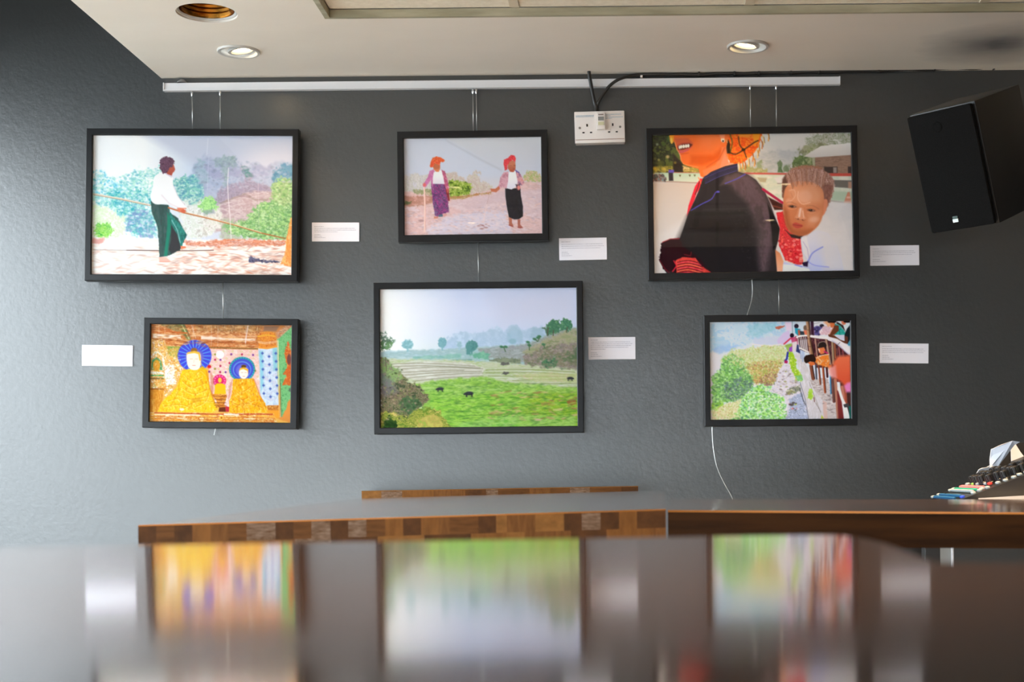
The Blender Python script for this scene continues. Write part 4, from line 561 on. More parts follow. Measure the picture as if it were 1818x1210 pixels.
    c.fill([(1410, 105), (1450, 105), (1455, 135), (1440, 160), (1415, 130)], (215, 120, 90), 6); c.ell(1470, 108, 40, 16, (28, 22, 26), .2); c.fill([(1430, 145), (1496, 125), (1496, 160), (1465, 200), (1450, 200)], (215, 225, 240), 6); c.fill([(1440, 240), (1465, 180), (1496, 145), (1496, 290), (1470, 330), (1440, 300)], (26, 34, 40), 6); c.fill([(1440, 250), (1475, 260), (1470, 330), (1445, 310)], (95, 52, 40), 6); c.fill([(1470, 330), (1496, 290), (1496, 350), (1475, 345)], (70, 150, 180), 8)
    # posts and rails
    for x0, y0, x1, y1 in [(985, 255, 1000, 380), (1005, 255, 1020, 380), (1022, 258, 1040, 390), (1042, 258, 1058, 400), (1060, 260, 1078, 405)]: c.line([(x0, y0), (x1, y1)], 6, (222, 218, 222), 4)
    for x, y0, y1 in [(1010, 390, 470), (1026, 390, 500), (1040, 400, 480)]: c.line([(x, y0), (x+4, y1)], 7, (130, 160, 205), 5)
    c.line([(975, 262), (1010, 248), (1080, 246)], 15, (236, 236, 242), 5, sm=True); c.line([(1000, 365), (1090, 408)], 12, (236, 232, 232), 5)
    for x0, y0, x1, y1, w, k in [(1155, 280, 1175, 470, 13, (195, 150, 135)), (1262, 290, 1300, 520, 22, (175, 140, 120)), (1322, 310, 1330, 520, 24, (160, 135, 110)), (1345, 330, 1350, 460, 16, (165, 95, 65)), (1385, 360, 1395, 460, 14, (150, 85, 90)), (1420, 380, 1430, 460, 12, (140, 70, 80))]: c.line([(x0, y0), (x1, y1)], w, k, 5); c.line([(x0+w*.45, y0), (x1+w*.45, y1)], w*.4, (70, 45, 35), 4, a=.8)
    for x0, y0, x1, y1, w, k in [(1110, 540, 1130, 665, 34, (130, 75, 55)), (1155, 540, 1162, 668, 16, (85, 95, 110)), (1183, 530, 1200, 720, 16, (140, 75, 50)), (1225, 540, 1245, 800, 20, (165, 80, 45)), (1262, 560, 1268, 650, 20, (75, 30, 35)), (1298, 640, 1302, 810, 16, (70, 140, 190)), (1320, 640, 1330, 890, 28, (110, 70, 65))]: c.line([(x0, y0), (x1, y1)], w, k, 5); c.line([(x0+w*.4, y0), (x1+w*.4, y1)], w*.35, (45, 25, 25), 4, a=.8)
    c.line([(1083, 105), (1098, 300), (1122, 440)], 36, (150, 110, 80), 6); c.line([(1074, 105), (1088, 300), (1108, 440)], 10, (205, 160, 130), 6, a=.9); c.line([(1098, 105), (1112, 300), (1138, 440)], 12, (55, 32, 28), 7, a=.9); c.line([(1125, 105), (1130, 240)], 30, (60, 28, 48), 8)
    for y in (190, 275, 350): c.line([(1078, y), (1112, y+4)], 4, (90, 60, 45), 4)
    c.line([(1115, 252), (1200, 265), (1285, 272)], 24, (232, 226, 232), 6); c.line([(1290, 278), (1360, 300), (1430, 350), (1496, 410)], 36, (228, 222, 232), 6, w2=62); c.line([(1320, 300), (1380, 335), (1440, 400), (1496, 440)], 10, (170, 160, 190), 10, a=.7); c.line([(1370, 340), (1395, 315)], 5, (90, 85, 90), 4)
    # children
    c.ell(1220, 345, 44, 38, (42, 32, 30), .12); c.line([(1180, 350), (1190, 320), (1225, 305), (1250, 308)], 7, (190, 170, 150), 5, sm=True, a=.7); c.fill([(1180, 370), (1240, 360), (1252, 390), (1240, 420), (1210, 428), (1190, 410)], (215, 120, 70), 6); c.fill([(1178, 375), (1195, 375), (1200, 410), (1188, 400)], (230, 200, 180), 5); c.line([(1240, 400), (1275, 420)], 12, (200, 40, 110), 6)
    c.fill([(1140, 460), (1200, 440), (1280, 430), (1290, 500), (1290, 560), (1230, 545), (1180, 530), (1145, 500)], [(225, 120, 40), (240, 150, 60), (205, 95, 35), (225, 180, 130)], 6, 3, sc=(14, 20), k=3); c.line([(1165, 465), (1220, 440), (1285, 430)], 8, (230, 215, 205), 5, sm=True, a=.8); c.line([(1185, 470), (1215, 500), (1200, 520)], 12, (225, 205, 170), 7, a=.7)
    c.fill([(1075, 505), (1140, 495), (1150, 530), (1110, 540)], (215, 110, 55), 6); c.fill([(1042, 480), (1055, 445), (1095, 430), (1135, 432), (1155, 465), (1150, 500), (1100, 500), (1060, 515)], (40, 26, 22), 6, 2, sm=True); c.fill([(1270, 540), (1310, 530), (1310, 600), (1290, 600)], (215, 120, 70), 8)
    c.fill([(1275, 600), (1290, 560), (1330, 560), (1330, 640), (1300, 650)], (230, 185, 185), 12)
    # near pole, blurred orange person
    c.line([(1345, 680), (1370, 1065)], 30, (175, 120, 100), 7); c.fill([(1360, 780), (1395, 800), (1425, 1065), (1370, 1065)], (120, 45, 45), 8); c.fill([(1390, 700), (1496, 700), (1496, 1065), (1470, 1065), (1400, 800)], (70, 40, 36), 14)
    c.line([(1410, 750), (1440, 930)], 30, (190, 120, 100), 10); c.line([(1440, 760), (1450, 930)], 22, (160, 80, 60), 10)
    c.fill([(1330, 500), (1370, 450), (1500, 440), (1500, 760), (1450, 770), (1400, 700), (1330, 660), (1310, 580)], (225, 110, 75), 34, vg=(450, 760, (205, 78, 50))); c.fill([(1430, 740), (1460, 710), (1500, 700), (1500, 800), (1450, 800)], (225, 130, 190), 26); c.fill([(1290, 560), (1350, 540), (1360, 660), (1310, 660)], (222, 150, 150), 26, a=.8)
    c.line([(1378, 760), (1410, 870), (1440, 930)], 26, (238, 226, 230), 6); c.line([(1435, 945), (1465, 1062)], 42, (232, 232, 242), 6); c.fill([(1420, 920), (1470, 905), (1480, 945), (1430, 950)], (60, 60, 64), 6); c.fill([(1470, 940), (1496, 930), (1496, 1062), (1480, 1062)], (25, 90, 85), 7)
    return c
PICTURES = dict(oxcart=pic_oxcart, two_women=pic_two_women, mother_child=pic_mother_child, shrine=pic_shrine, paddies=pic_paddies, bridge=pic_bridge)
# ---------------------------------------------------------------- helpers
def mat(name, col=(.5, .5, .5), rough=.5, metal=0, spec=.5, **k):
    m = bpy.data.materials.new(name); m.use_nodes = True; b = m.node_tree.nodes['Principled BSDF']
    b.inputs['Base Color'].default_value = (*col, 1); b.inputs['Roughness'].default_value = rough
    b.inputs['Metallic'].default_value = metal; b.inputs['Specular IOR Level'].default_value = spec
    for n, v in k.items(): b.inputs[n.replace('_', ' ')].default_value = v
    return m
def nodes(m): return m.node_tree.nodes, m.node_tree.links, m.node_tree.nodes['Principled BSDF']
def ramp(N, stops):
    r = N.new('ShaderNodeValToRGB'); e = r.color_ramp.elements
    while len(e) > 1: e.remove(e[-1])
    e[0].position = stops[0][0]; e[0].color = (*stops[0][1], 1)
    for p, c in stops[1:]:
        q = e.new(p); q.color = (*c, 1)
    return r
def noise_tex(N, L, scale, stretch=(1, 1, 1), detail=4, rough=.55, coord='Object'):
    t = N.new('ShaderNodeTexCoord'); mp = N.new('ShaderNodeMapping'); mp.inputs['Scale'].default_value = stretch
    n = N.new('ShaderNodeTexNoise'); n.inputs['Scale'].default_value = scale; n.inputs['Detail'].default_value = detail; n.inputs['Roughness'].default_value = rough
    L.new(t.outputs[coord], mp.inputs[0]); L.new(mp.outputs[0], n.inputs['Vector']); return n
def vary(m, a, b, scale, stretch=(1, 1, 1), detail=4, lo=.35, hi=.65, bump=0, bscale=None, bstretch=None, coord='Object'):
    N, L, B = nodes(m); n = noise_tex(N, L, scale, stretch, detail, coord=coord); r = ramp(N, [(lo, a), (hi, b)])
    L.new(n.outputs[0], r.inputs[0]); L.new(r.outputs[0], B.inputs['Base Color'])
    if bump:
        q = noise_tex(N, L, bscale or scale, bstretch or stretch, 6, coord=coord); bp = N.new('ShaderNodeBump'); bp.inputs['Strength'].default_value = bump; bp.inputs['Distance'].default_value = .01
        L.new(q.outputs[0], bp.inputs['Height']); L.new(bp.outputs[0], B.inputs['Normal'])
    return m
def put(o, label=None, cat=None, group=None, kind=None):
    if label: o['label'] = label
    if cat: o['category'] = cat
    if group: o['group'] = group
    if kind: o['kind'] = kind
    return o
def obj(name, bm, m, parent=None, smooth=False, world=False):
    me = bpy.data.meshes.new(name); bmesh.ops.recalc_face_normals(bm, faces=bm.faces)
    bm.to_mesh(me); bm.free()
    for q in (m if isinstance(m, (list, tuple)) else [m]): me.materials.append(q)
    if smooth:
        for p in me.polygons: p.use_smooth = True
        if smooth != 'all':
            me.set_sharp_from_angle(angle=math.radians(35))
    o = bpy.data.objects.new(name, me); COL.objects.link(o)
    if parent:
        o.parent = parent
        if world: o.matrix_parent_inverse = parent.matrix_world.inverted()
    return o
def thing(name, label, cat, loc=(0, 0, 0), rot=(0, 0, 0), group=None):
    o = bpy.data.objects.new(name, None); o.empty_display_size = .05; COL.objects.link(o); o.location = loc; o.rotation_euler = rot
    o.matrix_world = Matrix.Translation(loc) @ Euler(rot).to_matrix().to_4x4()
    return put(o, label, cat, group)
def box(bm, c, s, bev=0, rot=None, mi=0):
    t = bmesh.new(); bmesh.ops.create_cube(t, size=1); bmesh.ops.scale(t, vec=s, verts=t.verts)
    if bev: bmesh.ops.bevel(t, geom=list(t.edges), offset=bev, segments=2, affect='EDGES', profile=.6)
    M = Matrix.Translation(c)
    if rot is not None: M = M @ (rot if isinstance(rot, Matrix) else Euler(rot).to_matrix().to_4x4())
    bmesh.ops.transform(t, matrix=M, verts=t.verts); merge(bm, t, mi); return bm
def merge(bm, t, mi=0):
    v = [bm.verts.new(x.co) for x in t.verts]; t.verts.index_update()
    for f in t.faces:
        try:
            nf = bm.faces.new([v[x.index] for x in f.verts]); nf.material_index = mi; nf.smooth = f.smooth
        except ValueError: pass
    t.free()
def lathe(bm, prof, n=32, M=None, mi=0):
    """prof: (radius, height) pairs turned about z"""
    rings = []
    for r, z in prof:
        if r < 1e-6: rings.append([bm.verts.new((0, 0, z))])
        else: rings.append([bm.verts.new((r*math.cos(2*math.pi*i/n), r*math.sin(2*math.pi*i/n), z)) for i in range(n)])
    fs = []
    for a, b in zip(rings, rings[1:]):
        for i in range(n):
            j = (i+1) % n
            if len(a) == 1 and len(b) == 1: continue
            if len(a) == 1: f = bm.faces.new((a[0], b[i], b[j]))
            elif len(b) == 1: f = bm.faces.new((a[i], a[j], b[0]))
            else: f = bm.faces.new((a[i], a[j], b[j], b[i]))
            f.material_index = mi; fs.append(f)
    if M is not None: bmesh.ops.transform(bm, matrix=M, verts=[v for r in rings for v in r])
    return bm
def tube(bm, pts, r, n=8, mi=0):
    P = [Vector(p) for p in pts]; prev = None; up = Vector((0, .3, 1)).normalized()
    for i, p in enumerate(P):
        d = (P[min(i+1, len(P)-1)]-P[max(i-1, 0)]).normalized()
        u = d.cross(up)
        if u.length < .1: u = d.cross(Vector((1, 0, 0)))
        u.normalize(); w = d.cross(u); rr = r[i] if isinstance(r, (list, tuple)) else r
        ring = [bm.verts.new(p+u*rr*math.cos(2*math.pi*k/n)+w*rr*math.sin(2*math.pi*k/n)) for k in range(n)]
        if prev:
            for k in range(n):
                f = bm.faces.new((prev[k], prev[(k+1) % n], ring[(k+1) % n], ring[k])); f.smooth = True; f.material_index = mi
        else: bm.faces.new(ring[::-1])
        prev = ring
    bm.faces.new(prev); return bm
def curve_pts(pts, n=8):
    P = [Vector(p) for p in pts]; out = []
    for i in range(len(P)-1):
        a, b, c, d = P[max(i-1, 0)], P[i], P[i+1], P[min(i+2, len(P)-1)]
        for k in range(n):
            t = k/n; out.append(.5*((2*b)+(c-a)*t+(2*a-5*b+4*c-d)*t*t+(3*b-a-3*c+d)*t**3))
    out.append(P[-1]); return out
def prism(bm, poly, z0, z1, M=None, mi=0):
    a = [bm.verts.new((x, y, z0)) for x, y in poly]; b = [bm.verts.new((x, y, z1)) for x, y in poly]
    bm.faces.new(a[::-1]).material_index = mi; bm.faces.new(b).material_index = mi
    for i in range(len(a)):
        j = (i+1) % len(a); bm.faces.new((a[i], a[j], b[j], b[i])).material_index = mi
    if M is not None: bmesh.ops.transform(bm, matrix=M, verts=a+b)
    return bm
def hull8(bm, top, bot, mi=0):
    a = [bm.verts.new(p) for p in top]; b = [bm.verts.new(p) for p in bot]; n = len(a)
    bm.faces.new(a).material_index = mi; bm.faces.new(b[::-1]).material_index = mi
    for i in range(n):
        j = (i+1) % n; bm.faces.new((a[j], a[i], b[i], b[j])).material_index = mi
    return bm
# ---------------------------------------------------------------- materials
m_wall = vary(mat('satin_grey_paint', rough=.33, spec=.5, IOR=1.85), (.026, .0275, .028), (.032, .0337, .0345), 1.3, (1, 1, 1), 3, .3, .7, bump=.07, bscale=90)
m_cream = mat('brown_grey_wall_paint', (.10, .085, .075), .6)
m_dwall = mat('charcoal_paint', (.05, .05, .052), .6)
m_soffit = vary(mat('cream_ceiling_paint', rough=.75, spec=.3), (.74, .69, .61), (.82, .77, .69), 1.1, (1, 2, 1), 4, .3, .7, bump=.05, bscale=40)
m_tile = vary(mat('mineral_fibre_tile', rough=.9, spec=.1), (.80, .73, .60), (.88, .81, .68), 60, (1, 1, 1), 5, .35, .65, bump=.3, bscale=160)
m_tbar = mat('cream_ceiling_bar', (.62, .55, .42), .5)
m_oldtrim = vary(mat('aged_olive_trim', rough=.6), (.30, .28, .19), (.46, .43, .31), 5, (1, 6, 6), 4)
m_floor = vary(mat('pale_timber_floor', rough=.4), (.58, .52, .44), (.68, .62, .54), 3, (1, 12, 1), 4)
m_alu = mat('silver_rail_paint', (.74, .74, .76), .35, 0, .5)
m_steel = mat('steel_wire', (.62, .62, .60), .3, .8)
m_frame = vary(mat('black_satin_moulding', rough=.33, spec=.25), (.008, .008, .009), (.014, .014, .015), 8, (1, 1, 1), 3)
m_back = mat('brown_backing_board', (.2, .13, .08), .8)
m_card = mat('white_card', (.80, .79, .86), .55)
m_ink = mat('grey_print_ink', (.42, .42, .50), .7)
m_white = mat('white_plastic', (.80, .74, .70), .35)
m_black = mat('black_plastic', (.012, .012, .012), .4)
m_dark = mat('dark_hole', (.01, .006, .004), .8)
m_cable = mat('black_cable_rubber', (.018, .017, .016), .45)
m_chrome = mat('chrome_steel', (.8, .8, .8), .15, 1)
m_brass = mat('amber_reflector', (.24, .095, .014), .25, 1)
m_lampw = mat('white_lamp_enamel', (.50, .49, .46), .4)
m_lamp = mat('glowing_lamp_glass', (1, .9, .7), .3); N, L, B = nodes(m_lamp); B.inputs['Emission Color'].default_value = (1, .76, .42, 1); B.inputs['Emission Strength'].default_value = 9
m_glass = bpy.data.materials.new('clear_glass'); m_glass.use_nodes = True; nt = m_glass.node_tree; nt.nodes.clear()
o_ = nt.nodes.new('ShaderNodeOutputMaterial'); mx = nt.nodes.new('ShaderNodeMixShader'); tr = nt.nodes.new('ShaderNodeBsdfTransparent'); gl = nt.nodes.new('ShaderNodeBsdfGlossy'); fr = nt.nodes.new('ShaderNodeFresnel')
fr.inputs[0].default_value = 1.5; gl.inputs['Roughness'].default_value = .01
ge = nt.nodes.new('ShaderNodeNewGeometry'); mm = nt.nodes.new('ShaderNodeMath'); mm.operation = 'MULTIPLY_ADD'; mm.inputs[1].default_value = -1; mm.inputs[2].default_value = 1
m2 = nt.nodes.new('ShaderNodeMath'); m2.operation = 'MULTIPLY'; nt.links.new(ge.outputs['Backfacing'], mm.inputs[0]); nt.links.new(mm.outputs[0], m2.inputs[0]); nt.links.new(fr.outputs[0], m2.inputs[1]); nt.links.new(m2.outputs[0], mx.inputs[0]); nt.links.new(tr.outputs[0], mx.inputs[1]); nt.links.new(gl.outputs[0], mx.inputs[2]); nt.links.new(mx.outputs[0], o_.inputs[0])
def emis(name, col, s):
    m = mat(name, col, .5); B = m.node_tree.nodes['Principled BSDF']; B.inputs['Emission Color'].default_value = (*col, 1); B.inputs['Emission Strength'].default_value = s; return m
def ceiling_dark_patch(m):
    """a soft dark grey patch with a ragged outline on the cream paint, up in the corner by the loudspeaker"""
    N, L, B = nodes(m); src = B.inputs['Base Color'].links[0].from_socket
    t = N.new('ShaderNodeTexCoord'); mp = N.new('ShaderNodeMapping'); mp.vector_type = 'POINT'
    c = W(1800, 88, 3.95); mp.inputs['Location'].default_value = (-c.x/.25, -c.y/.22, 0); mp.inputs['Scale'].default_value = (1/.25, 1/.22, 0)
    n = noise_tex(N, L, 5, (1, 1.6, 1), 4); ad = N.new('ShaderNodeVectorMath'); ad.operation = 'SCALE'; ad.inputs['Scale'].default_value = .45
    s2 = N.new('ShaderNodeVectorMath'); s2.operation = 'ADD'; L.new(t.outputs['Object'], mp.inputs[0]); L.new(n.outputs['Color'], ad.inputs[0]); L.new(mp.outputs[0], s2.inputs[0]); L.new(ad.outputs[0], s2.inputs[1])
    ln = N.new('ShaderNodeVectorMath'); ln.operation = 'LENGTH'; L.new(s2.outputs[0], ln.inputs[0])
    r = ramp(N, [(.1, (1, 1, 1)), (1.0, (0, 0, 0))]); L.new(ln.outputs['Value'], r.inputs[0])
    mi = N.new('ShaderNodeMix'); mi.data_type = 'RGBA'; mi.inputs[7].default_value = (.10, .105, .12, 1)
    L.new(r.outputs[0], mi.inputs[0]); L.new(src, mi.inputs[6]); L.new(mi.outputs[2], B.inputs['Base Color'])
ceiling_dark_patch(m_soffit)
# ---------------------------------------------------------------- room shell
ZC = EYE+1.165; ZT = 3.0; XS = W(287, 137, WALL).x           # soffit height, upper ceiling, left edge of the soffit
YR2 = W(577, 28, 3.62).y; XREC = W(577, 28, 3.62).x         # far and left edge of the tiled recess
def struct(name, bm, m, label=None):
    o = obj(name, bm, m); put(o, label, None, None, 'structure'); return o
def slab(x0, x1, y0, y1, z0, z1, bm=None):
    bm = bm or bmesh.new(); return box(bm, ((x0+x1)/2, (y0+y1)/2, (z0+z1)/2), (x1-x0, y1-y0, z1-z0))
bm = slab(XL, XR, WALL, WALL+.12, 0, ZT); struct('wall_back', bm, m_wall, 'satin grey painted wall that carries the pictures')
struct('wall_right', slab(XR, XR+.12, YR-.12, WALL+.12, 0, ZT), m_cream)
struct('floor', slab(XL-.12, XR+.12, YR-.12, WALL+.12, -.1, 0), m_floor)
def holed(name, a0, a1, holes, along, m):
    bm = bmesh.new(); a = a0
    def seg(p, q, z0, z1):
        if q-p < 1e-4 or z1-z0 < 1e-4: return
        if along == 'y': slab(XL-.12, XL, p, q, z0, z1, bm)
        else: slab(p, q, YR-.12, YR, z0, z1, bm)
    for p, q, z0, z1 in sorted(holes): seg(a, p, 0, ZT); seg(p, q, 0, z0); seg(p, q, z1, ZT); a = q
    seg(a, a1, 0, ZT); return struct(name, bm, m)
holed('wall_left', YR-.12, WALL, WIN, 'y', m_dwall); holed('wall_rear', XL, XR, RWIN_FILL, 'x', m_cream)
def window(n, p, q, z0, z1, along):
    fm = bmesh.new(); gm = bmesh.new(); w = .05; k = max(1, round((q-p)/1.3)); bars = [p+w/2]+[p+(q-p)*i/k for i in range(1, k)]+[q-w/2]
    def add(bm, a0, a1, b0, b1, t):
        if along == 'y': slab(XL-.06-t/2, XL-.06+t/2, a0, a1, b0, b1, bm)
        else: slab(a0, a1, YR-.06-t/2, YR-.06+t/2, b0, b1, bm)
    for b in bars: add(fm, b-w/2, b+w/2, z0, z1, .06)
    for z in (z0+w/2, z1-w/2): add(fm, p, q, z-w/2, z+w/2, .058)
    add(gm, p+.02, q-.02, z0+.02, z1-.02, .006)
    f = struct('window_%d' % n, fm, m_black); g = obj('glass', gm, m_glass, f)
n = 1
for h in WIN: window(n, *h, 'y'); n += 1
for h in RWIN_FILL: window(n, *h, 'x'); n += 1  # added unseen rear window
struct('ceiling', slab(XL, XS, YR, WALL, ZT, ZT+.1), m_dwall, 'dark upper ceiling left of the dropped soffit')
YB = 1.98                                      # the tiled field ends here, a dark ceiling follows
HOLES = [(W(367, 20, 3.57), .075), (W(424, 87, 3.89), .052), (W(1328, 79, 3.89), .052)]   # openings for the ceiling fittings
from mathutils.geometry import tessellate_polygon
bm = bmesh.new(); loops = [[Vector((x, y, 0)) for x, y in ((XS, YB-.3), (XS, WALL), (XR, WALL), (XR, YR2), (XREC, YR2), (XREC, YB), (XR, YB), (XR, YB-.3))]]
for c, r in HOLES: loops.append([Vector((c.x+r*math.cos(-2*math.pi*i/40), c.y+r*math.sin(-2*math.pi*i/40), 0)) for i in range(40)])
flat = [p for l in loops for p in l]; V = [bm.verts.new((p.x, p.y, ZC)) for p in flat]
for f in tessellate_polygon(loops): bm.faces.new([V[i] for i in f])
k = 0
for l in loops:
    U = [bm.verts.new((p.x, p.y, ZT if k == 0 else ZC+.03)) for p in l]; n_ = len(l)
    for i in range(n_): bm.faces.new((V[k+i], V[k+(i+1) % n_], U[(i+1) % n_], U[i]))
    k += n_
so = struct('ceiling_soffit', bm, m_soffit, 'cream painted dropped ceiling border above the pictures')
struct('ceiling_dark', slab(XS, XR, YR, YB-.3, ZC+.001, ZC+.1), m_dwall, 'dark ceiling over the rest of the room')
# recess trim and tiled field
bm = bmesh.new(); TH = .018
slab(XREC, XR, YR2-.012, YR2-.0005, ZC-.002, ZC+TH, bm); slab(XREC+.0005, XREC+.014, YB, YR2-.012, ZC-.002, ZC+TH, bm)
put(struct('trim_1', bm, m_oldtrim, 'aged olive wooden trim around the tiled ceiling recess'), None)
XT = [W(905, 8, 3.6).x-.594*i+.012 for i in range(3, -12, -1)]; XT = [x for x in XT if XREC+.05 < x < XR-.05]
bm = bmesh.new()
for x in XT: slab(x-.012, x+.012, YB, YR2-.02, ZC+TH-.002, ZC+TH+.004, bm)
YT = [YR2-.60*i for i in range(1, 3)]
for y in YT: slab(XREC+.014, XR, y-.012, y+.012, ZC+TH-.0025, ZC+TH+.0035, bm)
struct('trim_2', bm, m_tbar, 'cream bars between the ceiling tiles')
xe = [XREC+.014]+XT+[XR]; ye = [YR2-.012]+YT+[YB]; bm = bmesh.new()
for a, b in zip(xe, xe[1:]):
    for c, d in zip(ye[1:], ye): slab(a+.001, b-.001, c+.001, d-.001, ZC+TH+.002, ZC+TH+.014, bm)
struct('ceiling_tiles', bm, m_tile, 'cream mineral fibre ceiling tiles in the recess')
bm = bmesh.new(); slab(XREC, XR, YB, YR2, ZC+TH+.05, ZC+TH+.06, bm); struct('ceiling_deck', bm, m_dwall)
# pavement outside the windows
struct('ground', slab(-14, 8, -14, YR-.13, -.12, -.02, slab(-14, XL-.13, YR-.13, 9, -.12, -.02)), vary(mat('grey_pavement', rough=.8), (.22, .22, .22), (.30, .30, .29), 2))
# ---------------------------------------------------------------- downlights
def ring_light(label, u, v, d, r, lit, tilt=(0, 0), group=None, loc=None, power=1., spot_r=.7):
    p = loc or W(u, v, d); c = Vector((p[0], p[1], ZC if p[1] > YR2 else (ZC+TH-.008 if p[1] > YB else ZC-.008)))
    t = thing('downlight', label, 'ceiling light', c, (0, 0, 0), group)
    bm = bmesh.new(); lathe(bm, [(r, .001), (r, -.003), (r*.97, -.0055), (r*.86, -.0055), (r*.82, -.002), (r*.80, .004)], 48); obj('trim_ring', bm, m_lampw, t, True)
    if not lit:
        prof = [(r*.81, -.002)]
        for i in range(9): prof += [(r*(.80-.018*i), .003+.011*i), (r*(.80-.018*i)-.0035, .0085+.011*i), (r*(.80-.018*i)+.0005, .0125+.011*i)]
        prof += [(r*.6, .11), (0, .112)]; bm = bmesh.new(); lathe(bm, prof, 48); obj('ribbed_baffle', bm, m_brass, t, True)
        bm = bmesh.new(); lathe(bm, [(0, .075), (r*.22, .077), (r*.34, .085), (r*.36, .105)], 32); obj('bulb', bm, m_brass, t, True)
        return t
    R = Matrix.Translation((-math.tan(tilt[1])*.05, 0, .001)) @ Euler((tilt[0], tilt[1], 0)).to_matrix().to_4x4()
    bm = bmesh.new(); lathe(bm, [(r*.81, .002), (r*.76, .012), (r*.62, .020)], 48); obj('gimbal_cup', bm, m_lampw, t, True)
    bm = bmesh.new(); lathe(bm, [(r*.66, .006), (r*.66, -.001), (r*.52, -.002), (r*.45, .003), (r*.45, .014)], 48, R); obj('gimbal_ring', bm, m_lampw, t, True)
    bm = bmesh.new(); lathe(bm, [(0, .001), (r*.3, .0015), (r*.45, .004)], 32, R); obj('lamp_face', bm, m_lamp, t, True)
    l = bpy.data.lights.new('downlight_beam', 'SPOT'); l.energy = DOWN_W*power; l.color = (1, .66, .34); l.spot_size = math.radians(66 if loc else 104); l.spot_blend = .6; l.shadow_soft_size = .022
    s = bpy.data.objects.new('beam', l); COL.objects.link(s); s.parent = t; s.location = (0, 0, -.012); s.rotation_euler = (0, tilt[1], 0)
    return t
ring_light('large round white ceiling fitting with unlit amber ribbed reflector', 367, 20, 3.57, .083, False)
ring_light('small lit ceiling spotlight above the man in green sarong picture', 424, 87, 3.89, .0575, True, (math.radians(4), math.radians(-10)))
ring_light('small lit ceiling spotlight above the mother and child picture', 1328, 79, 3.89, .0575, True, (math.radians(4), math.radians(8)))
for i, (x, y) in enumerate([(-.62, 2.75), (.65, 2.75), (-.62, 2.15), (.65, 2.15), (-.2, 1.0), (1.1, 1.0), (-.2, -.6), (1.3, -.6)]):
    ring_light('lit ceiling spotlight over the bar tables, seen only as a reflection' , 0, 0, 0, .05, True, (0, 0), 'spotlights in the ceiling over the tables', (x, y, 0), 32.)
# ---------------------------------------------------------------- hanging rail and wires
d0 = WALL-.012; a = W(292, 155, d0); b = W(1490, 143.5, d0); ang = math.atan2(b.z-a.z, b.x-a.x)
t = thing('picture_rail', 'long silver hanging rail fixed high on the grey wall', 'hanging rail', (a+b)/2, (0, -ang, 0)); ln = (b-a).length
bm = bmesh.new(); box(bm, (0, .004, 0), (ln, .012, .0245), .0012); box(bm, (0, -.004, -.0105), (ln, .010, .003)); obj('rail_body', bm, m_alu, t)
bm = bmesh.new(); box(bm, (-ln/2-.001, .002, 0), (.003, .017, .025), .001); obj('end_cap', bm, m_alu, t)
bm = bmesh.new(); box(bm, (ln/2+.001, .002, 0), (.003, .017, .025), .001); obj('end_cap', bm, m_alu, t)
bm = bmesh.new(); lathe(bm, [(.016, 0), (.012, .006), (.006, .011), (0, .012)], 16, Matrix.Translation((-ln/2+.05, .004, .012))); obj('clip', bm, mat('grey_clip', (.25, .25, .25), .4), t, True)
def wire(pts, label, group=None, r=.0011, hook=True):
    P = [W(u, v, d) for u, v, d in pts]; t = thing('hanging_wire', label, 'wire', P[0], (0, 0, 0), group)
    bm = bmesh.new(); tube(bm, [p-P[0] for p in curve_pts(P, 6)] if len(P) > 2 else [p-P[0] for p in P], r, 6); obj('strand', bm, m_steel, t)
    if hook:
        bm = bmesh.new(); lathe(bm, [(0, .003), (.0032, .003), (.0032, -.007), (.002, -.011), (0, -.011)], 12); obj('hook', bm, m_chrome, t, True)
    return t
dw = WALL-.014
wire([(341, 164, dw), (342, 231, dw)], 'left one of the two wires holding the man in green sarong picture')
wire([(391, 163, dw), (391, 230, dw)], 'right one of the two wires holding the man in green sarong picture')
wire([(395.5, 495, dw), (396.5, 568, dw)], 'wire between the man in green sarong picture and the shrine picture', hook=False)
wire([(383, 757, dw), (382, 764, dw), (380, 772, dw)], 'short loose wire end hanging below the shrine picture', hook=False)
wire([(839.5, 160, dw), (840.5, 235, dw)], 'left one of the two wires holding the two women picture')
wire([(845.5, 160, dw), (846.5, 235, dw)], 'right one of the two wires holding the two women picture')
wire([(848.5, 425, dw), (850, 503, dw)], 'wire between the two women picture and the rice field picture', hook=False)
wire([(1332, 152, dw), (1332.5, 228, dw)], 'left one of the two wires holding the mother and child picture')
wire([(1378, 152, dw), (1378.5, 228, dw)], 'right one of the two wires holding the mother and child picture')
wire([(1382.5, 488, dw), (1383, 562, dw)], 'straight wire between the mother and child picture and the bridge picture', hook=False)
wire([(1334, 488, dw), (1336, 512, dw), (1334, 534, dw), (1326, 560, dw)], 'slack curved wire between the mother and child picture and the bridge picture', hook=False)
wire([(1264, 750, dw), (1266, 790, dw), (1272, 825, dw), (1283, 852, dw), (1300, 883, dw), (1304, 900, dw)], 'long loose wire curling down the wall below the bridge picture', r=.0012, hook=False)
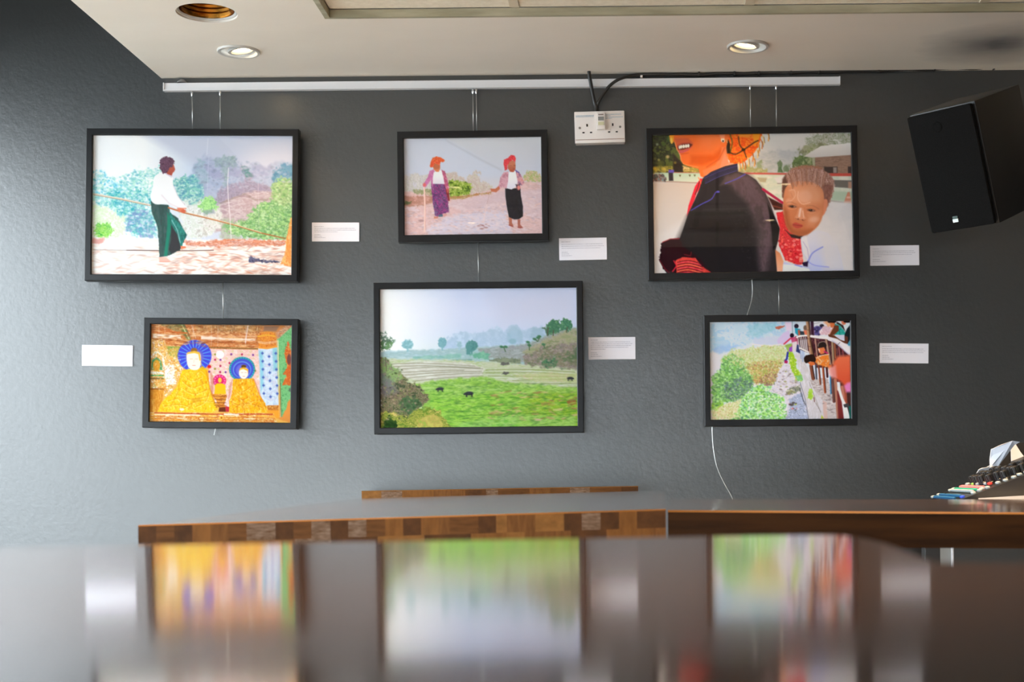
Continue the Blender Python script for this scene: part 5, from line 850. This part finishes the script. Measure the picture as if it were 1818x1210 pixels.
# ---------------------------------------------------------------- framed pictures
FR = {'oxcart': dict(o=[(149.9, 225.4), (529.3, 228.6), (528, 498.5), (152.4, 499)], i=[(162.3, 237.3), (518.5, 239), (517.5, 486.5), (163, 486.5)], lab='framed photo of a man in a green sarong pulling a long pole'),
      'two_women': dict(o=[(703.6, 231.8), (971.8, 229.1), (973.6, 425.5), (707.3, 430)], i=[(716.4, 244.5), (960.9, 241.5), (963, 414.5), (719, 417.3)], lab='small framed photo of two women in red turbans on a dirt road'),
      'mother_child': dict(o=[(1148.7, 226.1), (1524.4, 221.2), (1524.4, 491.5), (1149.4, 497.2)], i=[(1159.8, 238.5), (1512.7, 231.8), (1514, 479.8), (1161, 484)], lab='framed photo of a woman in black carrying a child on her back'),
      'shrine': dict(o=[(254.3, 562.4), (529.4, 566.2), (526.1, 760.6), (252.4, 759.1)], i=[(265.7, 573.8), (516.6, 576.6), (515.7, 749.6), (265.7, 747.7)], lab='small framed photo of golden statues with blue haloes in a shrine'),
      'paddies': dict(o=[(662, 500.8), (1034.7, 497.7), (1035.9, 766.8), (664.4, 770.9)], i=[(673.2, 511.6), (1023.2, 509.2), (1024.4, 756), (674.7, 758)], lab='framed photo of misty green rice fields with grazing buffaloes'),
      'bridge': dict(o=[(1248.2, 559.1), (1521.8, 556.4), (1521, 754.5), (1252.7, 756.4)], i=[(1261.5, 570.4), (1511.5, 567.8), (1512.4, 741.8), (1262.7, 744.2)], lab='small framed photo of people leaning over a bridge railing above bushes')}
# scale of each print: seen colour, glare and haze painted in, divided by the light that falls on it (its distance from the windows)
GAIN = {'oxcart': .84, 'two_women': 1.15, 'mother_child': 1.15, 'shrine': .74, 'paddies': .95, 'bridge': 1.2}
m_print = mat('photo_paper', (1, 1, 1), .9, 0, .0); N, L, B = nodes(m_print); at = N.new('ShaderNodeAttribute'); at.attribute_name = 'photo'; L.new(at.outputs['Color'], B.inputs['Base Color'])
def framed(key, q):
    DF = WALL-.058
    O = [W(u, v, DF) for u, v in q['o']]; I = [W(u, v, DF) for u, v in q['i']]
    c = sum(O, Vector())/4; w = ((O[1]-O[0]).length+(O[2]-O[3]).length)/2; h = ((O[0]-O[3]).length+(O[1]-O[2]).length)/2
    ax = ((O[1]-O[0])+(O[2]-O[3])); ang = math.atan2(ax.z, ax.x)
    iw = ((I[1]-I[0]).length+(I[2]-I[3]).length)/2; ih = ((I[0]-I[3]).length+(I[1]-I[2]).length)/2
    # local frame: x right, z up, y away from the camera (front at y = 0, back towards the wall)
    t = thing('framed_photograph', q['lab'], 'picture', c+Vector((0, .002, 0)), (math.radians(-1.5), -ang, 0))
    bm = bmesh.new(); rings = []
    for hw, hh, y in [(w/2, h/2, .026), (w/2, h/2, .0015), (w/2-.0015, h/2-.0015, 0), (iw/2+.002, ih/2+.002, 0), (iw/2, ih/2, .002), (iw/2, ih/2, .007), (iw/2+.003, ih/2+.003, .0075), (iw/2+.003, ih/2+.003, .026)]:
        rings.append([bm.verts.new((sx*hw, y, sz*hh)) for sx, sz in ((-1, 1), (1, 1), (1, -1), (-1, -1))])
    for A, C in zip(rings, rings[1:]+rings[:1]):
        for k in range(4): bm.faces.new((A[k], A[(k+1) % 4], C[(k+1) % 4], C[k]))
    obj('frame', bm, m_frame, t)
    bm = bmesh.new(); box(bm, (0, .0085, 0), (iw+.005, .0015, ih+.005)); obj('glass', bm, m_glass, t)
    bm = bmesh.new(); box(bm, (0, .020, 0), (iw+.005, .004, ih+.005)); obj('backing_board', bm, m_back, t)
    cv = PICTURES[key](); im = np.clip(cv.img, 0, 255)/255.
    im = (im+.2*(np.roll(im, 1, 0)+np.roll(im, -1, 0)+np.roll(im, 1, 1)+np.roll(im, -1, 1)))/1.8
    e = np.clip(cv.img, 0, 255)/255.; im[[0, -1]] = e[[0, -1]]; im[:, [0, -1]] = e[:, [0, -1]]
    lin = np.where(im <= .04045, im/12.92, ((im+.055)/1.055)**2.4)
    g = np.array(GAIN[key]); lin = np.clip(lin*g, 0, .93)
    H, Wd = im.shape[:2]; xs = np.linspace(-iw/2-.001, iw/2+.001, Wd); zs = np.linspace(ih/2+.001, -ih/2-.001, H)
    X, Z = np.meshgrid(xs, zs); co = np.stack([X, np.full_like(X, .0105), Z], -1).reshape(-1, 3).astype(np.float32)
    me = bpy.data.meshes.new('print'); idx = np.arange(H*Wd).reshape(H, Wd)
    f = np.stack([idx[:-1, :-1], idx[1:, :-1], idx[1:, 1:], idx[:-1, 1:]], -1).reshape(-1, 4).astype(np.int32); nf = len(f)
    me.vertices.add(H*Wd); me.vertices.foreach_set('co', co.ravel()); me.loops.add(nf*4); me.loops.foreach_set('vertex_index', f.ravel())
    me.polygons.add(nf); me.polygons.foreach_set('loop_start', np.arange(0, nf*4, 4, dtype=np.int32)); me.update(calc_edges=True); me.validate()
    ca = me.color_attributes.new('photo', 'FLOAT_COLOR', 'POINT'); ca.data.foreach_set('color', np.concatenate([lin, np.ones((H, Wd, 1))], -1).astype(np.float32).ravel())
    me.materials.append(m_print); o = bpy.data.objects.new('print', me); COL.objects.link(o); o.parent = t
    return t
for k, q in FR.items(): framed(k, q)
# ---------------------------------------------------------------- caption cards
def card(q, label, lines, seed):
    DF = WALL-.002; O = [W(u, v, DF) for u, v in q]; c = sum(O, Vector())/4; w = (O[1]-O[0]).length; h = (O[0]-O[3]).length; ax = (O[1]-O[0])+(O[2]-O[3]); ang = math.atan2(ax.z, ax.x)
    t = thing('caption_card', label, 'card', c, (0, -ang, 0)); bm = bmesh.new(); box(bm, (0, 0, 0), (w, .0035, h), .0003); obj('card', bm, m_card, t)
    rg = random.Random(seed); bm = bmesh.new()
    for j, (yf, le) in enumerate(lines):
        x = -w/2+.05*w; z = h/2-yf*h; end = x+le*.88*w
        while x < end:
            ww = rg.uniform(.0025, .0075); ww = min(ww, end-x+.001); hh = rg.uniform(.0011, .0016)
            box(bm, (x+ww/2, -.0019, z), (ww, .0002, hh)); x += ww+.0011
    if lines: obj('text', bm, m_ink, t)
full = [(.17, .22), (.28, .98), (.37, 1.0), (.46, .93), (.64, .14), (.72, .17), (.80, .25)]
card([(554, 395), (638, 395), (638, 428.5), (554, 428.5)], 'white caption card right of the man in green sarong picture', [(.21, .22), (.31, .97), (.40, 1.0), (.49, .55), (.65, .14), (.73, .18), (.80, .26)], 1)
card([(992.5, 423), (1077, 421.5), (1077.5, 460.5), (993, 462)], 'white caption card right of the two women picture', full, 2)
card([(1544.5, 436), (1631.5, 435), (1632, 470.5), (1545, 471.5)], 'white caption card right of the mother and child picture', [(.17, .14), (.28, .95), (.37, .98), (.46, .90), (.55, .2), (.70, .17), (.80, .3)], 3)
card([(146, 612), (236, 613), (235.5, 650), (146, 649)], 'blank looking white caption card left of the shrine picture', [], 4)
card([(1044.5, 598.5), (1128, 598), (1128.5, 637), (1044.5, 638)], 'white caption card right of the rice field picture', [(.13, .16), (.22, .96), (.30, 1.0), (.38, .98), (.46, .9), (.54, .35), (.70, .14), (.78, .17), (.86, .25)], 5)
card([(1561.5, 609), (1648, 609.5), (1648.5, 645), (1562, 644)], 'white caption card right of the bridge picture', [(.16, .22), (.28, .96), (.37, 1.0), (.46, .95), (.62, .14), (.71, .17), (.80, .25)], 6)
# ---------------------------------------------------------------- twin socket
DS = WALL-.036; O = [W(u, v, DS) for u, v in [(1019.5, 198.5), (1108.5, 196), (1109.5, 251.5), (1021, 254.5)]]; c = sum(O, Vector())/4; w = (O[1]-O[0]).length; h = (O[0]-O[3]).length; ax = O[1]-O[0]; ang = math.atan2(ax.z, ax.x)
t = thing('power_socket', 'white twin power socket high on the grey wall', 'power socket', c, (0, -ang, 0))
bm = bmesh.new(); box(bm, (0, .022, 0), (w-.002, .028, h-.002), .002); obj('back_box', bm, m_white, t, True)
bm = bmesh.new(); box(bm, (0, .004, 0), (w, .008, h), .0022); obj('face_plate', bm, m_white, t, True)
bm = bmesh.new(); box(bm, (0, -.0004, -h/2+.0095), (w-.004, .0016, .0022), .0004); obj('lower_ridge', bm, mat('worn_pink_plastic', (.45, .32, .27), .5), t)
for s in (-1, 1):
    cx = s*.0375*w/.146
    cx = (-.5+.25)*w if s < 0 else (-.5+.762)*w
    bm = bmesh.new(); box(bm, (cx, -.0003, .0055), (.0042, .0012, .0075), .0003); box(bm, (cx-.011, -.0003, -.0155), (.0065, .0012, .0038), .0003); box(bm, (cx+.011, -.0003, -.0155), (.0065, .0012, .0038), .0003)
    obj('pin_holes', bm, m_dark, t)
for fx in (-.40, .408):
    bm = bmesh.new(); lathe(bm, [(.0034, .0), (.0034, .0008), (.0026, .0014), (0, .0014)], 16, Matrix.Translation((fx*w, 0, -.0015)) @ Matrix.Rotation(math.radians(90), 4, 'X')); box(bm, (fx*w, -.0015, -.0015), (.0045, .0004, .0008), 0, (0, .6, 0)); obj('screw', bm, mat('dull_screw', (.30, .27, .25), .4, .8), t, True)
bm = bmesh.new(); box(bm, (.004, -.005, .016), (.0245, .010, .048), .0015); box(bm, (.004, -.008, -.004), (.0245, .014, .012), .0015); obj('breaker_housing', bm, m_white, t, True)
bm = bmesh.new(); box(bm, (.0045, -.0105, .0215), (.0165, .002, .011), .0008); obj('test_button', bm, mat('grey_button', (.20, .20, .19), .5), t)
bm = bmesh.new(); box(bm, (.0045, -.0115, .0065), (.0170, .006, .0105), .001); obj('breaker_lever', bm, mat('cream_lever', (.62, .60, .38), .4), t)
bm = bmesh.new()
for x in (-.0010, .0030, .0065, .0100): box(bm, (x, -.0104, .0330), (.0028, .0004, .0034))
obj('breaker_marks', bm, mat('brown_ink', (.12, .06, .05), .6), t)
rg = random.Random(8); bm = bmesh.new()
for x0, x1, z in [(-.47, -.11, .37), (-.47, -.12, .335), (.12, .42, .385), (.12, .22, .345), (.12, .45, .30), (.12, .24, .262), (-.05, .1, .43)]:
    x = x0*w
    while x < x1*w: ww = rg.uniform(.002, .006); box(bm, (x+ww/2, -.0001, z*h), (ww, .0003, .0014)); x += ww+.001
obj('printed_notice', bm, mat('blue_ink', (.22, .36, .48), .6), t)
# ---------------------------------------------------------------- cables
def cable(pts, r, label, sag=None):
    P = [W(u, v, d) for u, v, d in pts]; t = thing('power_cable', label, 'cable', P[0]); bm = bmesh.new(); tube(bm, [p-P[0] for p in curve_pts(P, 8)], r, 10); obj('sheath', bm, m_cable, t); return t
dc = WALL-.030
cable([(1058, 199, WALL-.026), (1058.5, 190, WALL-.026), (1056, 183, dc), (1052, 165, dc), (1048.5, 145, dc), (1046, 131, dc), (1045.5, 120, dc)], .0052, 'black cable running straight up from the socket into the ceiling')
pts = [(1062, 199, WALL-.020), (1060.5, 190, WALL-.020), (1062, 182, dc), (1072, 165, dc), (1086, 149, dc), (1104, 138.5, dc), (1128, 133.5, WALL-.012), (1165, 131.5, WALL-.01), (1190, 132, WALL-.009)]
for i in range(26): u = 1215+i*27.; pts.append((u, 132.2-.0225*(u-1215)+(.8 if i % 3 == 1 else -.4), WALL-.009))
ct = cable(pts, .0048, 'long black cable curving from the socket along the top of the wall')
cp = ct.location
for u in (1241, 1304, 1347, 1404, 1455, 1560, 1659, 1764):
    p = W(u, 132.2-.0225*(u-1215), WALL-.009)-cp; bm = bmesh.new(); box(bm, p+Vector((0, .001, 0)), (.006, .016, .014), .002); obj('cable_clip', bm, m_black, ct)
bm = bmesh.new(); box(bm, W(1139, 136, WALL-.010)-cp, (.007, .012, .007), .002); obj('cable_clip', bm, m_white, ct)
# ---------------------------------------------------------------- loudspeaker
ax_, ay_, az_ = .3579, -.008, -.7956
R = (Matrix.Rotation(az_, 4, 'Z') @ Matrix.Rotation(ax_, 4, 'X') @ Matrix.Rotation(ay_, 4, 'Y'))
sw, sh, sd = .1882, .3033, .24; so_ = Vector((.8022, 3.6321, .6007+EYE))
t = thing('wall_speaker', 'black loudspeaker tilted down from the top of the wall', 'loudspeaker', so_); t.matrix_world = Matrix.Translation(so_) @ R; t.rotation_mode = 'XYZ'
m_spk = mat('black_speaker_vinyl', (.009, .009, .009), .42, 0, .4); m_grl = vary(mat('black_speaker_cloth', rough=.9, spec=.05), (.006, .006, .006), (.010, .010, .010), 300)
bm = bmesh.new(); box(bm, (sw/2, sd/2+.008, sh/2), (sw, sd-.016, sh), .004); obj('cabinet', bm, m_spk, t, True)
bm = bmesh.new(); box(bm, (sw/2, .004, sh/2), (sw-.006, .014, sh-.006), .006); obj('grille', bm, m_grl, t, True)
bm = bmesh.new(); lathe(bm, [(.013, 0), (.012, .001), (.008, .002), (0, .0022)], 24, Matrix.Translation((.085, -.003, .262)) @ Matrix.Rotation(math.radians(90), 4, 'X')); obj('tweeter_boss', bm, m_grl, t, True)
bm = bmesh.new(); box(bm, (.081, -.0045, .027), (.0155, .003, .0085), .0005); b_ = obj('badge', bm, mat('white_badge', (.75, .85, .85), .3), t); bm = bmesh.new(); box(bm, (.081, -.0042, .035), (.0145, .002, .006), .0005); obj('badge_top', bm, mat('dark_teal_badge', (.05, .09, .08), .3), t)
# bracket from the cabinet back to the wall
Minv = (Matrix.Translation(so_) @ R).inverted(); e0 = Vector((sw*.55, sd, sh*.5)); wp = (Matrix.Translation(so_) @ R) @ e0; e1 = Minv @ Vector((wp.x+.02, WALL-.004, wp.z+.02))
bm = bmesh.new(); tube(bm, [e0-Vector((0, .01, 0)), e1], .014, 12); obj('wall_bracket', bm, m_spk, t)
bm = bmesh.new(); box(bm, e1, (.09, .008, .12), .002, Minv.to_3x3().to_4x4()); obj('wall_plate', bm, m_spk, t)
# ---------------------------------------------------------------- table tops
def wood(name, c1, c2, rough, grain=(1, 14, 1), gs=6, bump=.04, spec=.5, coat=0, coord='Object'):
    m = mat(name, c1, rough, 0, spec); vary(m, c1, c2, gs, grain, 6, .3, .7, bump=bump, bscale=gs*1.5, bstretch=grain, coord=coord)
    B = m.node_tree.nodes['Principled BSDF']; B.inputs['Coat Weight'].default_value = coat; B.inputs['Coat Roughness'].default_value = rough*.7; return m
m_top = wood('varnished_brown_top', (.080, .036, .013), (.120, .056, .022), .12, (14, 1, 1), 3, .01, 1.0, 1.0)
m_ftop = wood('glossy_brown_top', (.105, .046, .015), (.165, .078, .028), .105, (1, 26, 1), 2.0, .012, 1.0, 1.0)
m_edge = wood('dark_stained_edge', (.012, .0042, .0011), (.046, .017, .0040), .55, (1.2, 14, 14), 3.5, .05, .08)
m_lip = mat('worn_golden_arris', (.22, .088, .014), .5, 0, .2)
BL = [vary(mat('end_grain_%d' % i, rough=.6, spec=.12), a, b, 26, s, 5, .3, .7, bump=.08, bscale=40) for i, (a, b, s) in enumerate([
    ((.10, .038, .009), (.18, .072, .018), (6, 1, 1)), ((.075, .028, .007), (.14, .055, .014), (1, 1, 6)), ((.16, .068, .016), (.24, .105, .026), (3, 1, 4)), ((.09, .040, .014), (.22, .145, .10), (3, 1, 10)), ((.052, .020, .006), (.095, .036, .010), (2, 1, 2)), ((.13, .050, .011), (.20, .080, .018), (4, 1, 1))])]
def block_table(name, label, TL, TR, FRc, FLc, th, strips, rows, seed, dark=False, legs=True, lh=None):
    """slab with a near edge of little end-grain blocks; corners given as world points of the top"""
    dn = Vector((0, 0, -th)); t = thing(name, label, 'table', ((TL+TR+FRc+FLc)/4).xy.to_3d())
    o = t.location; C4 = [p-o for p in (TL, TR, FRc, FLc)]
    bm = bmesh.new(); e = .0022; ux = (C4[1]-C4[0]).normalized(); uy = (C4[3]-C4[0]).normalized()
    ins = [C4[0]+uy*.012, C4[1]+uy*.012, C4[2], C4[3]]
    hull8(bm, ins, [p+dn for p in ins]); top = obj('tabletop', bm, m_top, t)
    if not dark:
        rg = random.Random(seed); Lw = (C4[1]-C4[0]).length; x = 0; hts = [th*f for f in rows]; zz = -.0016
        for h_ in hts:
            bm = bmesh.new(); x = 0 if zz > -.01 else -strips*.4
            last = -1
            while x < Lw:
                ww = strips*1.25*rg.choice([.6, 1, 1, 1, 1, 1.05, 1.6] if zz > -.01 else [1, 2, 2.6]); x1 = min(x+ww, Lw); x0 = max(x, 0)
                k = rg.randrange(6)
                if k == last: k = (k+1) % 6
                last = k
                a = C4[0]+ux*x0; b = C4[0]+ux*x1; z0 = Vector((0, 0, zz)); z1 = Vector((0, 0, max(zz-h_, -th)))
                hull8(bm, [a+z0, b+z0, b+uy*.012+z0, a+uy*.012+z0], [a+z1, b+z1, b+uy*.012+z1, a+uy*.012+z1], k); x = x1
            bl = obj('end_grain_edge', bm, BL, t); zz -= h_
        bm = bmesh.new(); z = Vector((0, 0, -.0016)); y = Vector((0, 0, 0)); hull8(bm, [C4[0]+uy*.0012, C4[1]+uy*.0012, C4[1]+uy*.012, C4[0]+uy*.012], [C4[0]+z, C4[1]+z, C4[1]+uy*.012+z, C4[0]+uy*.012+z]); obj('worn_arris', bm, m_lip, t)
        Mside = None
    else:
        bm = bmesh.new(); z = Vector((0, 0, -.0022)); hull8(bm, [C4[0]+z, C4[1]+z, C4[1]+uy*.012+z, C4[0]+uy*.012+z], [C4[0]+dn, C4[1]+dn, C4[1]+uy*.012+dn, C4[0]+uy*.012+dn]); obj('stained_edge', bm, m_edge, t)
        bm = bmesh.new(); hull8(bm, [C4[0]+uy*.0018, C4[1]+uy*.0018, C4[1]+uy*.012, C4[0]+uy*.012], [C4[0]+z, C4[1]+z, C4[1]+uy*.012+z, C4[0]+uy*.012+z]); obj('worn_arris', bm, m_lip, t)
    if legs:
        c = sum(C4, Vector())/4; zt = min(p.z for p in C4)-th
        for fx, fy in legs if isinstance(legs, list) else [(.5, .5)]:
            p = C4[0]*(1-fx)*(1-fy)+C4[1]*fx*(1-fy)+C4[2]*fx*fy+C4[3]*(1-fx)*fy
            bm = bmesh.new(); lathe(bm, [(.0, .001), (.22, .001), (.22, .008), (.05, .022), (.034, .04), (.034, zt-.012), (.10, zt-.008), (.10, zt-.001), (0, zt-.001)], 32, Matrix.Translation((p.x, p.y, 0))); obj('pedestal', bm, m_black, t, True)
    return t
# left table
TL, TR, F2, F1 = W(245, 932, 1.90), W(1182, 903.5, 1.92), W(1181, 870, 3.30), W(640, 884, 3.30)
block_table('bar_table', 'long brown bar table with end-grain block edge, left of the dark table', TL, TR, F2, F1, .0415, .0192, (.56, .46), 3)
# right table
TL, TR = W(1185.5, 905.5, 1.92), W(2350, 913, 1.92); F2, F1 = W(2150, 886, 2.62), W(1188, 885.5, 2.62)
block_table('bar_table', 'dark-stained bar table on the right with a thick plain edge', TL, TR, F2, F1, .0485, .02, (.5,), 4, dark=True, legs=[(.22, .45), (.8, .5)])
# far table at the wall
TL, TR = W(642, 871, 3.60), W(1133, 862.2, 3.60); F2, F1 = W(1130, 861, 4.10), W(650, 869.5, 4.10)
block_table('bar_table', 'far bar table pushed against the picture wall, only its edge showing', TL, TR, F2, F1, .0262, .040, (.95,), 5)
# ---------------------------------------------------------------- foreground table
t = thing('bar_table', 'glossy brown foreground table mirroring the pictures, out of focus', 'table', (-.5, .45, 0))
H0, TA = .050, math.tan(math.radians(.75))
def fp(u, v):
    q = W(u, v, 1.0); r = q.z-EYE; s = -H0/(r-TA); return (q.x*s, s)
edge = [fp(u, v) for u, v in [(-260, 975), (245, 967.5), (700, 960), (1100, 954), (1400, 949), (1490, 949), (1530, 953), (1570, 962), (1610, 976), (1645, 990), (1668, 996.5), (1690, 998), (1818, 998), (2100, 999)]]
sm = [edge[0]]+[tuple(p) for p in smooth_pts(edge[3:12], False, 5)]+edge[12:]
poly = sm+[(sm[-1][0], -.25), (sm[0][0], -.25)]
bm = bmesh.new(); n = len(poly); TT = .04; rings = []
def offs(k, z): 
    c = Vector((-.3, .2)); return [bm.verts.new((x+(c.x-x)*k, y+(c.y-y)*k, EYE-H0+TA*(y)+z)) for x, y in poly]
rings = [offs(.0, -TT), offs(0, -.006), offs(.0015, -.002), offs(.005, 0)]
for A, C in zip(rings, rings[1:]):
    for i in range(n): bm.faces.new((A[i], A[(i+1) % n], C[(i+1) % n], C[i]))
bm.faces.new(rings[-1]); bm.faces.new(rings[0][::-1]); bmesh.ops.translate(bm, vec=-t.location, verts=bm.verts)
obj('tabletop', bm, m_ftop, t)
for x, y in ((-.45, .25), (.35, .1)):
    zt = EYE-H0-TT-.002; bm = bmesh.new(); lathe(bm, [(0, .001), (.22, .001), (.22, .008), (.05, .022), (.034, .04), (.034, zt-.01), (.09, zt-.006), (.09, zt), (0, zt)], 32, Matrix.Translation(Vector((x, y, 0))-t.location)); obj('pedestal', bm, m_black, t, True)
# metal stand seen under the dark table
p0 = W(1600, 973.5, 2.35); p1 = W(1667, 990, 2.35); p2 = W(1690, 990, 2.6)
t = thing('equipment_cabinet', 'grey metal cabinet with chrome corner post beneath the dark table', 'cabinet', (p1.x+.02, 2.75, 0)); o = t.location
ca, cb = W(1668, 1000, 2.85), W(1689, 1000, 2.85)
bm = bmesh.new(); box(bm, Vector(((ca.x+cb.x)/2, 2.95, .48))-o, (cb.x-ca.x, .2, .96), .002); obj('cabinet_body', bm, mat('grey_enamel', (.30, .31, .30), .5), t)
bm = bmesh.new(); box(bm, Vector((cb.x+.001, 2.845, .48))-o, (.0035, .012, .96), .001); obj('corner_post', bm, m_alu, t)
bm = bmesh.new(); box(bm, Vector((ca.x-.052, 2.95, .46))-o, (.10, .18, 1.0), .002); obj('black_side', bm, m_black, t)
# ---------------------------------------------------------------- mixing desk with its stand
NX = W(1692, 892, 2.80); SL = math.radians(20.5); MW = .26; ML = .42
t = thing('mixing_desk', 'black audio mixer with coloured faders and black knobs', 'audio mixer', NX, (0, -SL, 0))
m_desk = mat('black_mixer_steel', (.016, .017, .020), .4); m_face = mat('dark_blue_mixer_panel', (.020, .026, .034), .35)
bm = bmesh.new(); prism(bm, [(0, 0), (ML, 0), (ML, -.158), (0, -.001)], 0, .006, Matrix.Rotation(math.radians(90), 4, 'X') @ Matrix.Translation((0, 0, -.006))); obj('side_cheek', bm, m_desk, t)
bm = bmesh.new(); prism(bm, [(0, 0), (ML, 0), (ML, -.158), (0, -.001)], 0, .006, Matrix.Translation((0, MW-.006, 0)) @ Matrix.Rotation(math.radians(90), 4, 'X') @ Matrix.Translation((0, 0, -.006))); obj('side_cheek', bm, m_desk, t)
bm = bmesh.new(); prism(bm, [(.002, -.002), (ML, -.002), (ML, -.156), (.002, -.003)], 0, MW-.012, Matrix.Translation((0, MW-.006, 0)) @ Matrix.Rotation(math.radians(90), 4, 'X')); obj('panel', bm, m_face, t)
def strip(s, y0, y1, wd, hgt, m, name, rnd=.0015):
    bm = bmesh.new(); box(bm, (s, (y0+y1)/2, hgt/2), (wd, y1-y0, hgt), rnd); return obj(name, bm, m, t, True)
m_blu = emis('blue_key', (.010, .10, .24), .05); m_wht = emis('white_key', (.40, .45, .46), .03); m_grn = emis('green_key', (.01, .30, .19), .12); m_pnk = emis('pink_key', (.80, .16, .17), .22); m_dbl = emis('bright_blue_key', (.03, .08, .60), .15); m_lgr = emis('lime_key', (.30, .60, .12), .1); m_red = emis('red_key', (.75, .05, .04), .12)
for s, w_, m, nm in [(.016, .0055, m_blu, 'blue_fader'), (.029, .0055, m_blu, 'blue_fader'), (.0555, .0050, m_wht, 'white_fader'), (.0635, .0055, m_grn, 'green_fader'), (.0765, .0085, m_pnk, 'pink_fader')]:
    strip(s, .045, MW-.03, w_, .005, m, nm)
for s, y, m in [(.016, MW-.018, m_wht), (.029, MW-.018, m_wht), (.0555, MW-.018, m_wht), (.0635, MW-.018, m_wht), (.026, .022, m_dbl), (.048, .018, m_wht), (.062, .02, m_wht), (.078, .018, m_wht), (.070, .03, m_wht), (.092, MW-.03, m_wht), (.094, MW-.07, m_lgr), (.094, MW-.11, m_wht), (.098, .10, m_wht), (.098, .07, m_red), (.104, .03, m_wht), (.118, .022, m_wht), (.135, .02, m_wht), (.150, .03, m_wht), (.162, .02, m_wht), (.178, .025, m_grn), (.19, .05, m_grn), (.185, .09, m_red)]:
    strip(s, y-.010, y+.010, .0065, .0045, m, 'button')
m_knob = vary(mat('black_knob', rough=.45), (.010, .010, .011), (.020, .020, .022), 40)
def knob(s, y, r=.0085, h=.019):
    bm = bmesh.new(); n = 24; prof = [(r*1.15, 0), (r*1.15, .003), (r*.95, .005), (r*.85, h-.002), (r*.72, h), (0, h)]
    lathe(bm, prof, n, Matrix.Translation((s, y, 0)))
    k = obj('knob', bm, m_knob, t, True); bm = bmesh.new()
    for i in range(10): q = i*math.pi/5; box(bm, (s+r*.92*math.cos(q), y+r*.92*math.sin(q), h*.55), (.003, .003, h*.75), 0, (0, 0, q))
    obj('grip_ribs', bm, m_knob, k)
for s, y in [(.100, MW-.06), (.100, MW-.09), (.103, MW-.12), (.106, .09), (.125, MW-.04), (.125, MW-.075), (.125, MW-.11), (.122, .085), (.128, .055), (.150, MW-.05), (.150, MW-.09), (.152, MW-.13), (.150, .085), (.150, .055), (.168, .06), (.172, .14), (.19, .13)]: knob(s, y)
strip(.225, .004, MW-.004, .05, .012, m_desk, 'rear_ledge', .002)
# stand carrying the mixer
bz = NX.z-.006
t = thing('mixer_stand', 'black stand hidden behind the dark table, carrying the audio mixer', 'stand', (NX.x+.2, 2.93, 0)); o = t.location
bm = bmesh.new(); box(bm, (0, 0, bz-.0125), (.62, .5, .02), .002); obj('stand_top', bm, m_black, t)
for sx in (-.26, .28):
    for sy in (-.2, .2): bm = bmesh.new(); box(bm, (sx, sy, (bz-.023)/2), (.03, .03, bz-.023), .002); obj('leg', bm, m_black, t)
# white sheets of paper lying in front of the mixer
a = [W(1737, 884.8, 2.74), W(1905, 875, 2.74), W(1905, 877.5, 2.765), W(1737, 886, 2.765)]
bm = bmesh.new(); hull8(bm, [a[0]+Vector((0, 0, .001)), a[1]+Vector((0, 0, .001)), W(1905, 877, 2.79), W(1745, 885, 2.79)], [W(1737, 887, 2.74), W(1905, 884, 2.74), W(1905, 883.5, 2.79), W(1745, 887, 2.79)])
put(obj('paper_stack', bm, mat('white_paper', (.80, .80, .84), .6)), 'flat stack of white paper beside the foot of the audio mixer', 'paper')
# curled white bag standing behind the mixer
t = thing('folded_bag', 'white folded bag with black lining standing behind the audio mixer', 'bag', W(1790, 850, 3.15)); o = t.location
m_bag = vary(mat('white_bag_card', rough=.55), (.72, .75, .84), (.80, .83, .90), 5); m_lin = mat('black_lining', (.008, .008, .009), .6)
def sheet(name, pts, m, th=.004, sub=1):
    bm = bmesh.new(); A = [W(u, v, d)-o for u, v, d in pts]; Bk = [p+Vector((0, th, 0)) for p in A]; hull8(bm, A, Bk); return obj(name, bm, m, t)
sheet('outer_flap', [(1758, 830, 3.12), (1757.5, 815, 3.12), (1760, 797, 3.11), (1780, 788, 3.09), (1798, 782, 3.08), (1811, 784, 3.08), (1801, 790, 3.09), (1795, 796, 3.10), (1792, 802, 3.10), (1783, 814, 3.11), (1772, 827, 3.12)], m_bag)
sheet('foot_flap', [(1734, 840, 3.13), (1738, 833, 3.12), (1744, 830, 3.12), (1752, 829, 3.12), (1759, 825, 3.12), (1775, 824, 3.12), (1785, 842, 3.13)], m_bag)
sheet('black_lining', [(1770, 832, 3.14), (1784, 812, 3.14), (1796, 795, 3.14), (1808, 786, 3.14), (1832, 784, 3.14), (1850, 800, 3.14), (1850, 832, 3.14)], m_lin, .05)
sheet('inner_flap', [(1796, 824, 3.125), (1795, 797, 3.125), (1803, 788, 3.125), (1812, 802, 3.125), (1829, 824, 3.125)], m_bag)
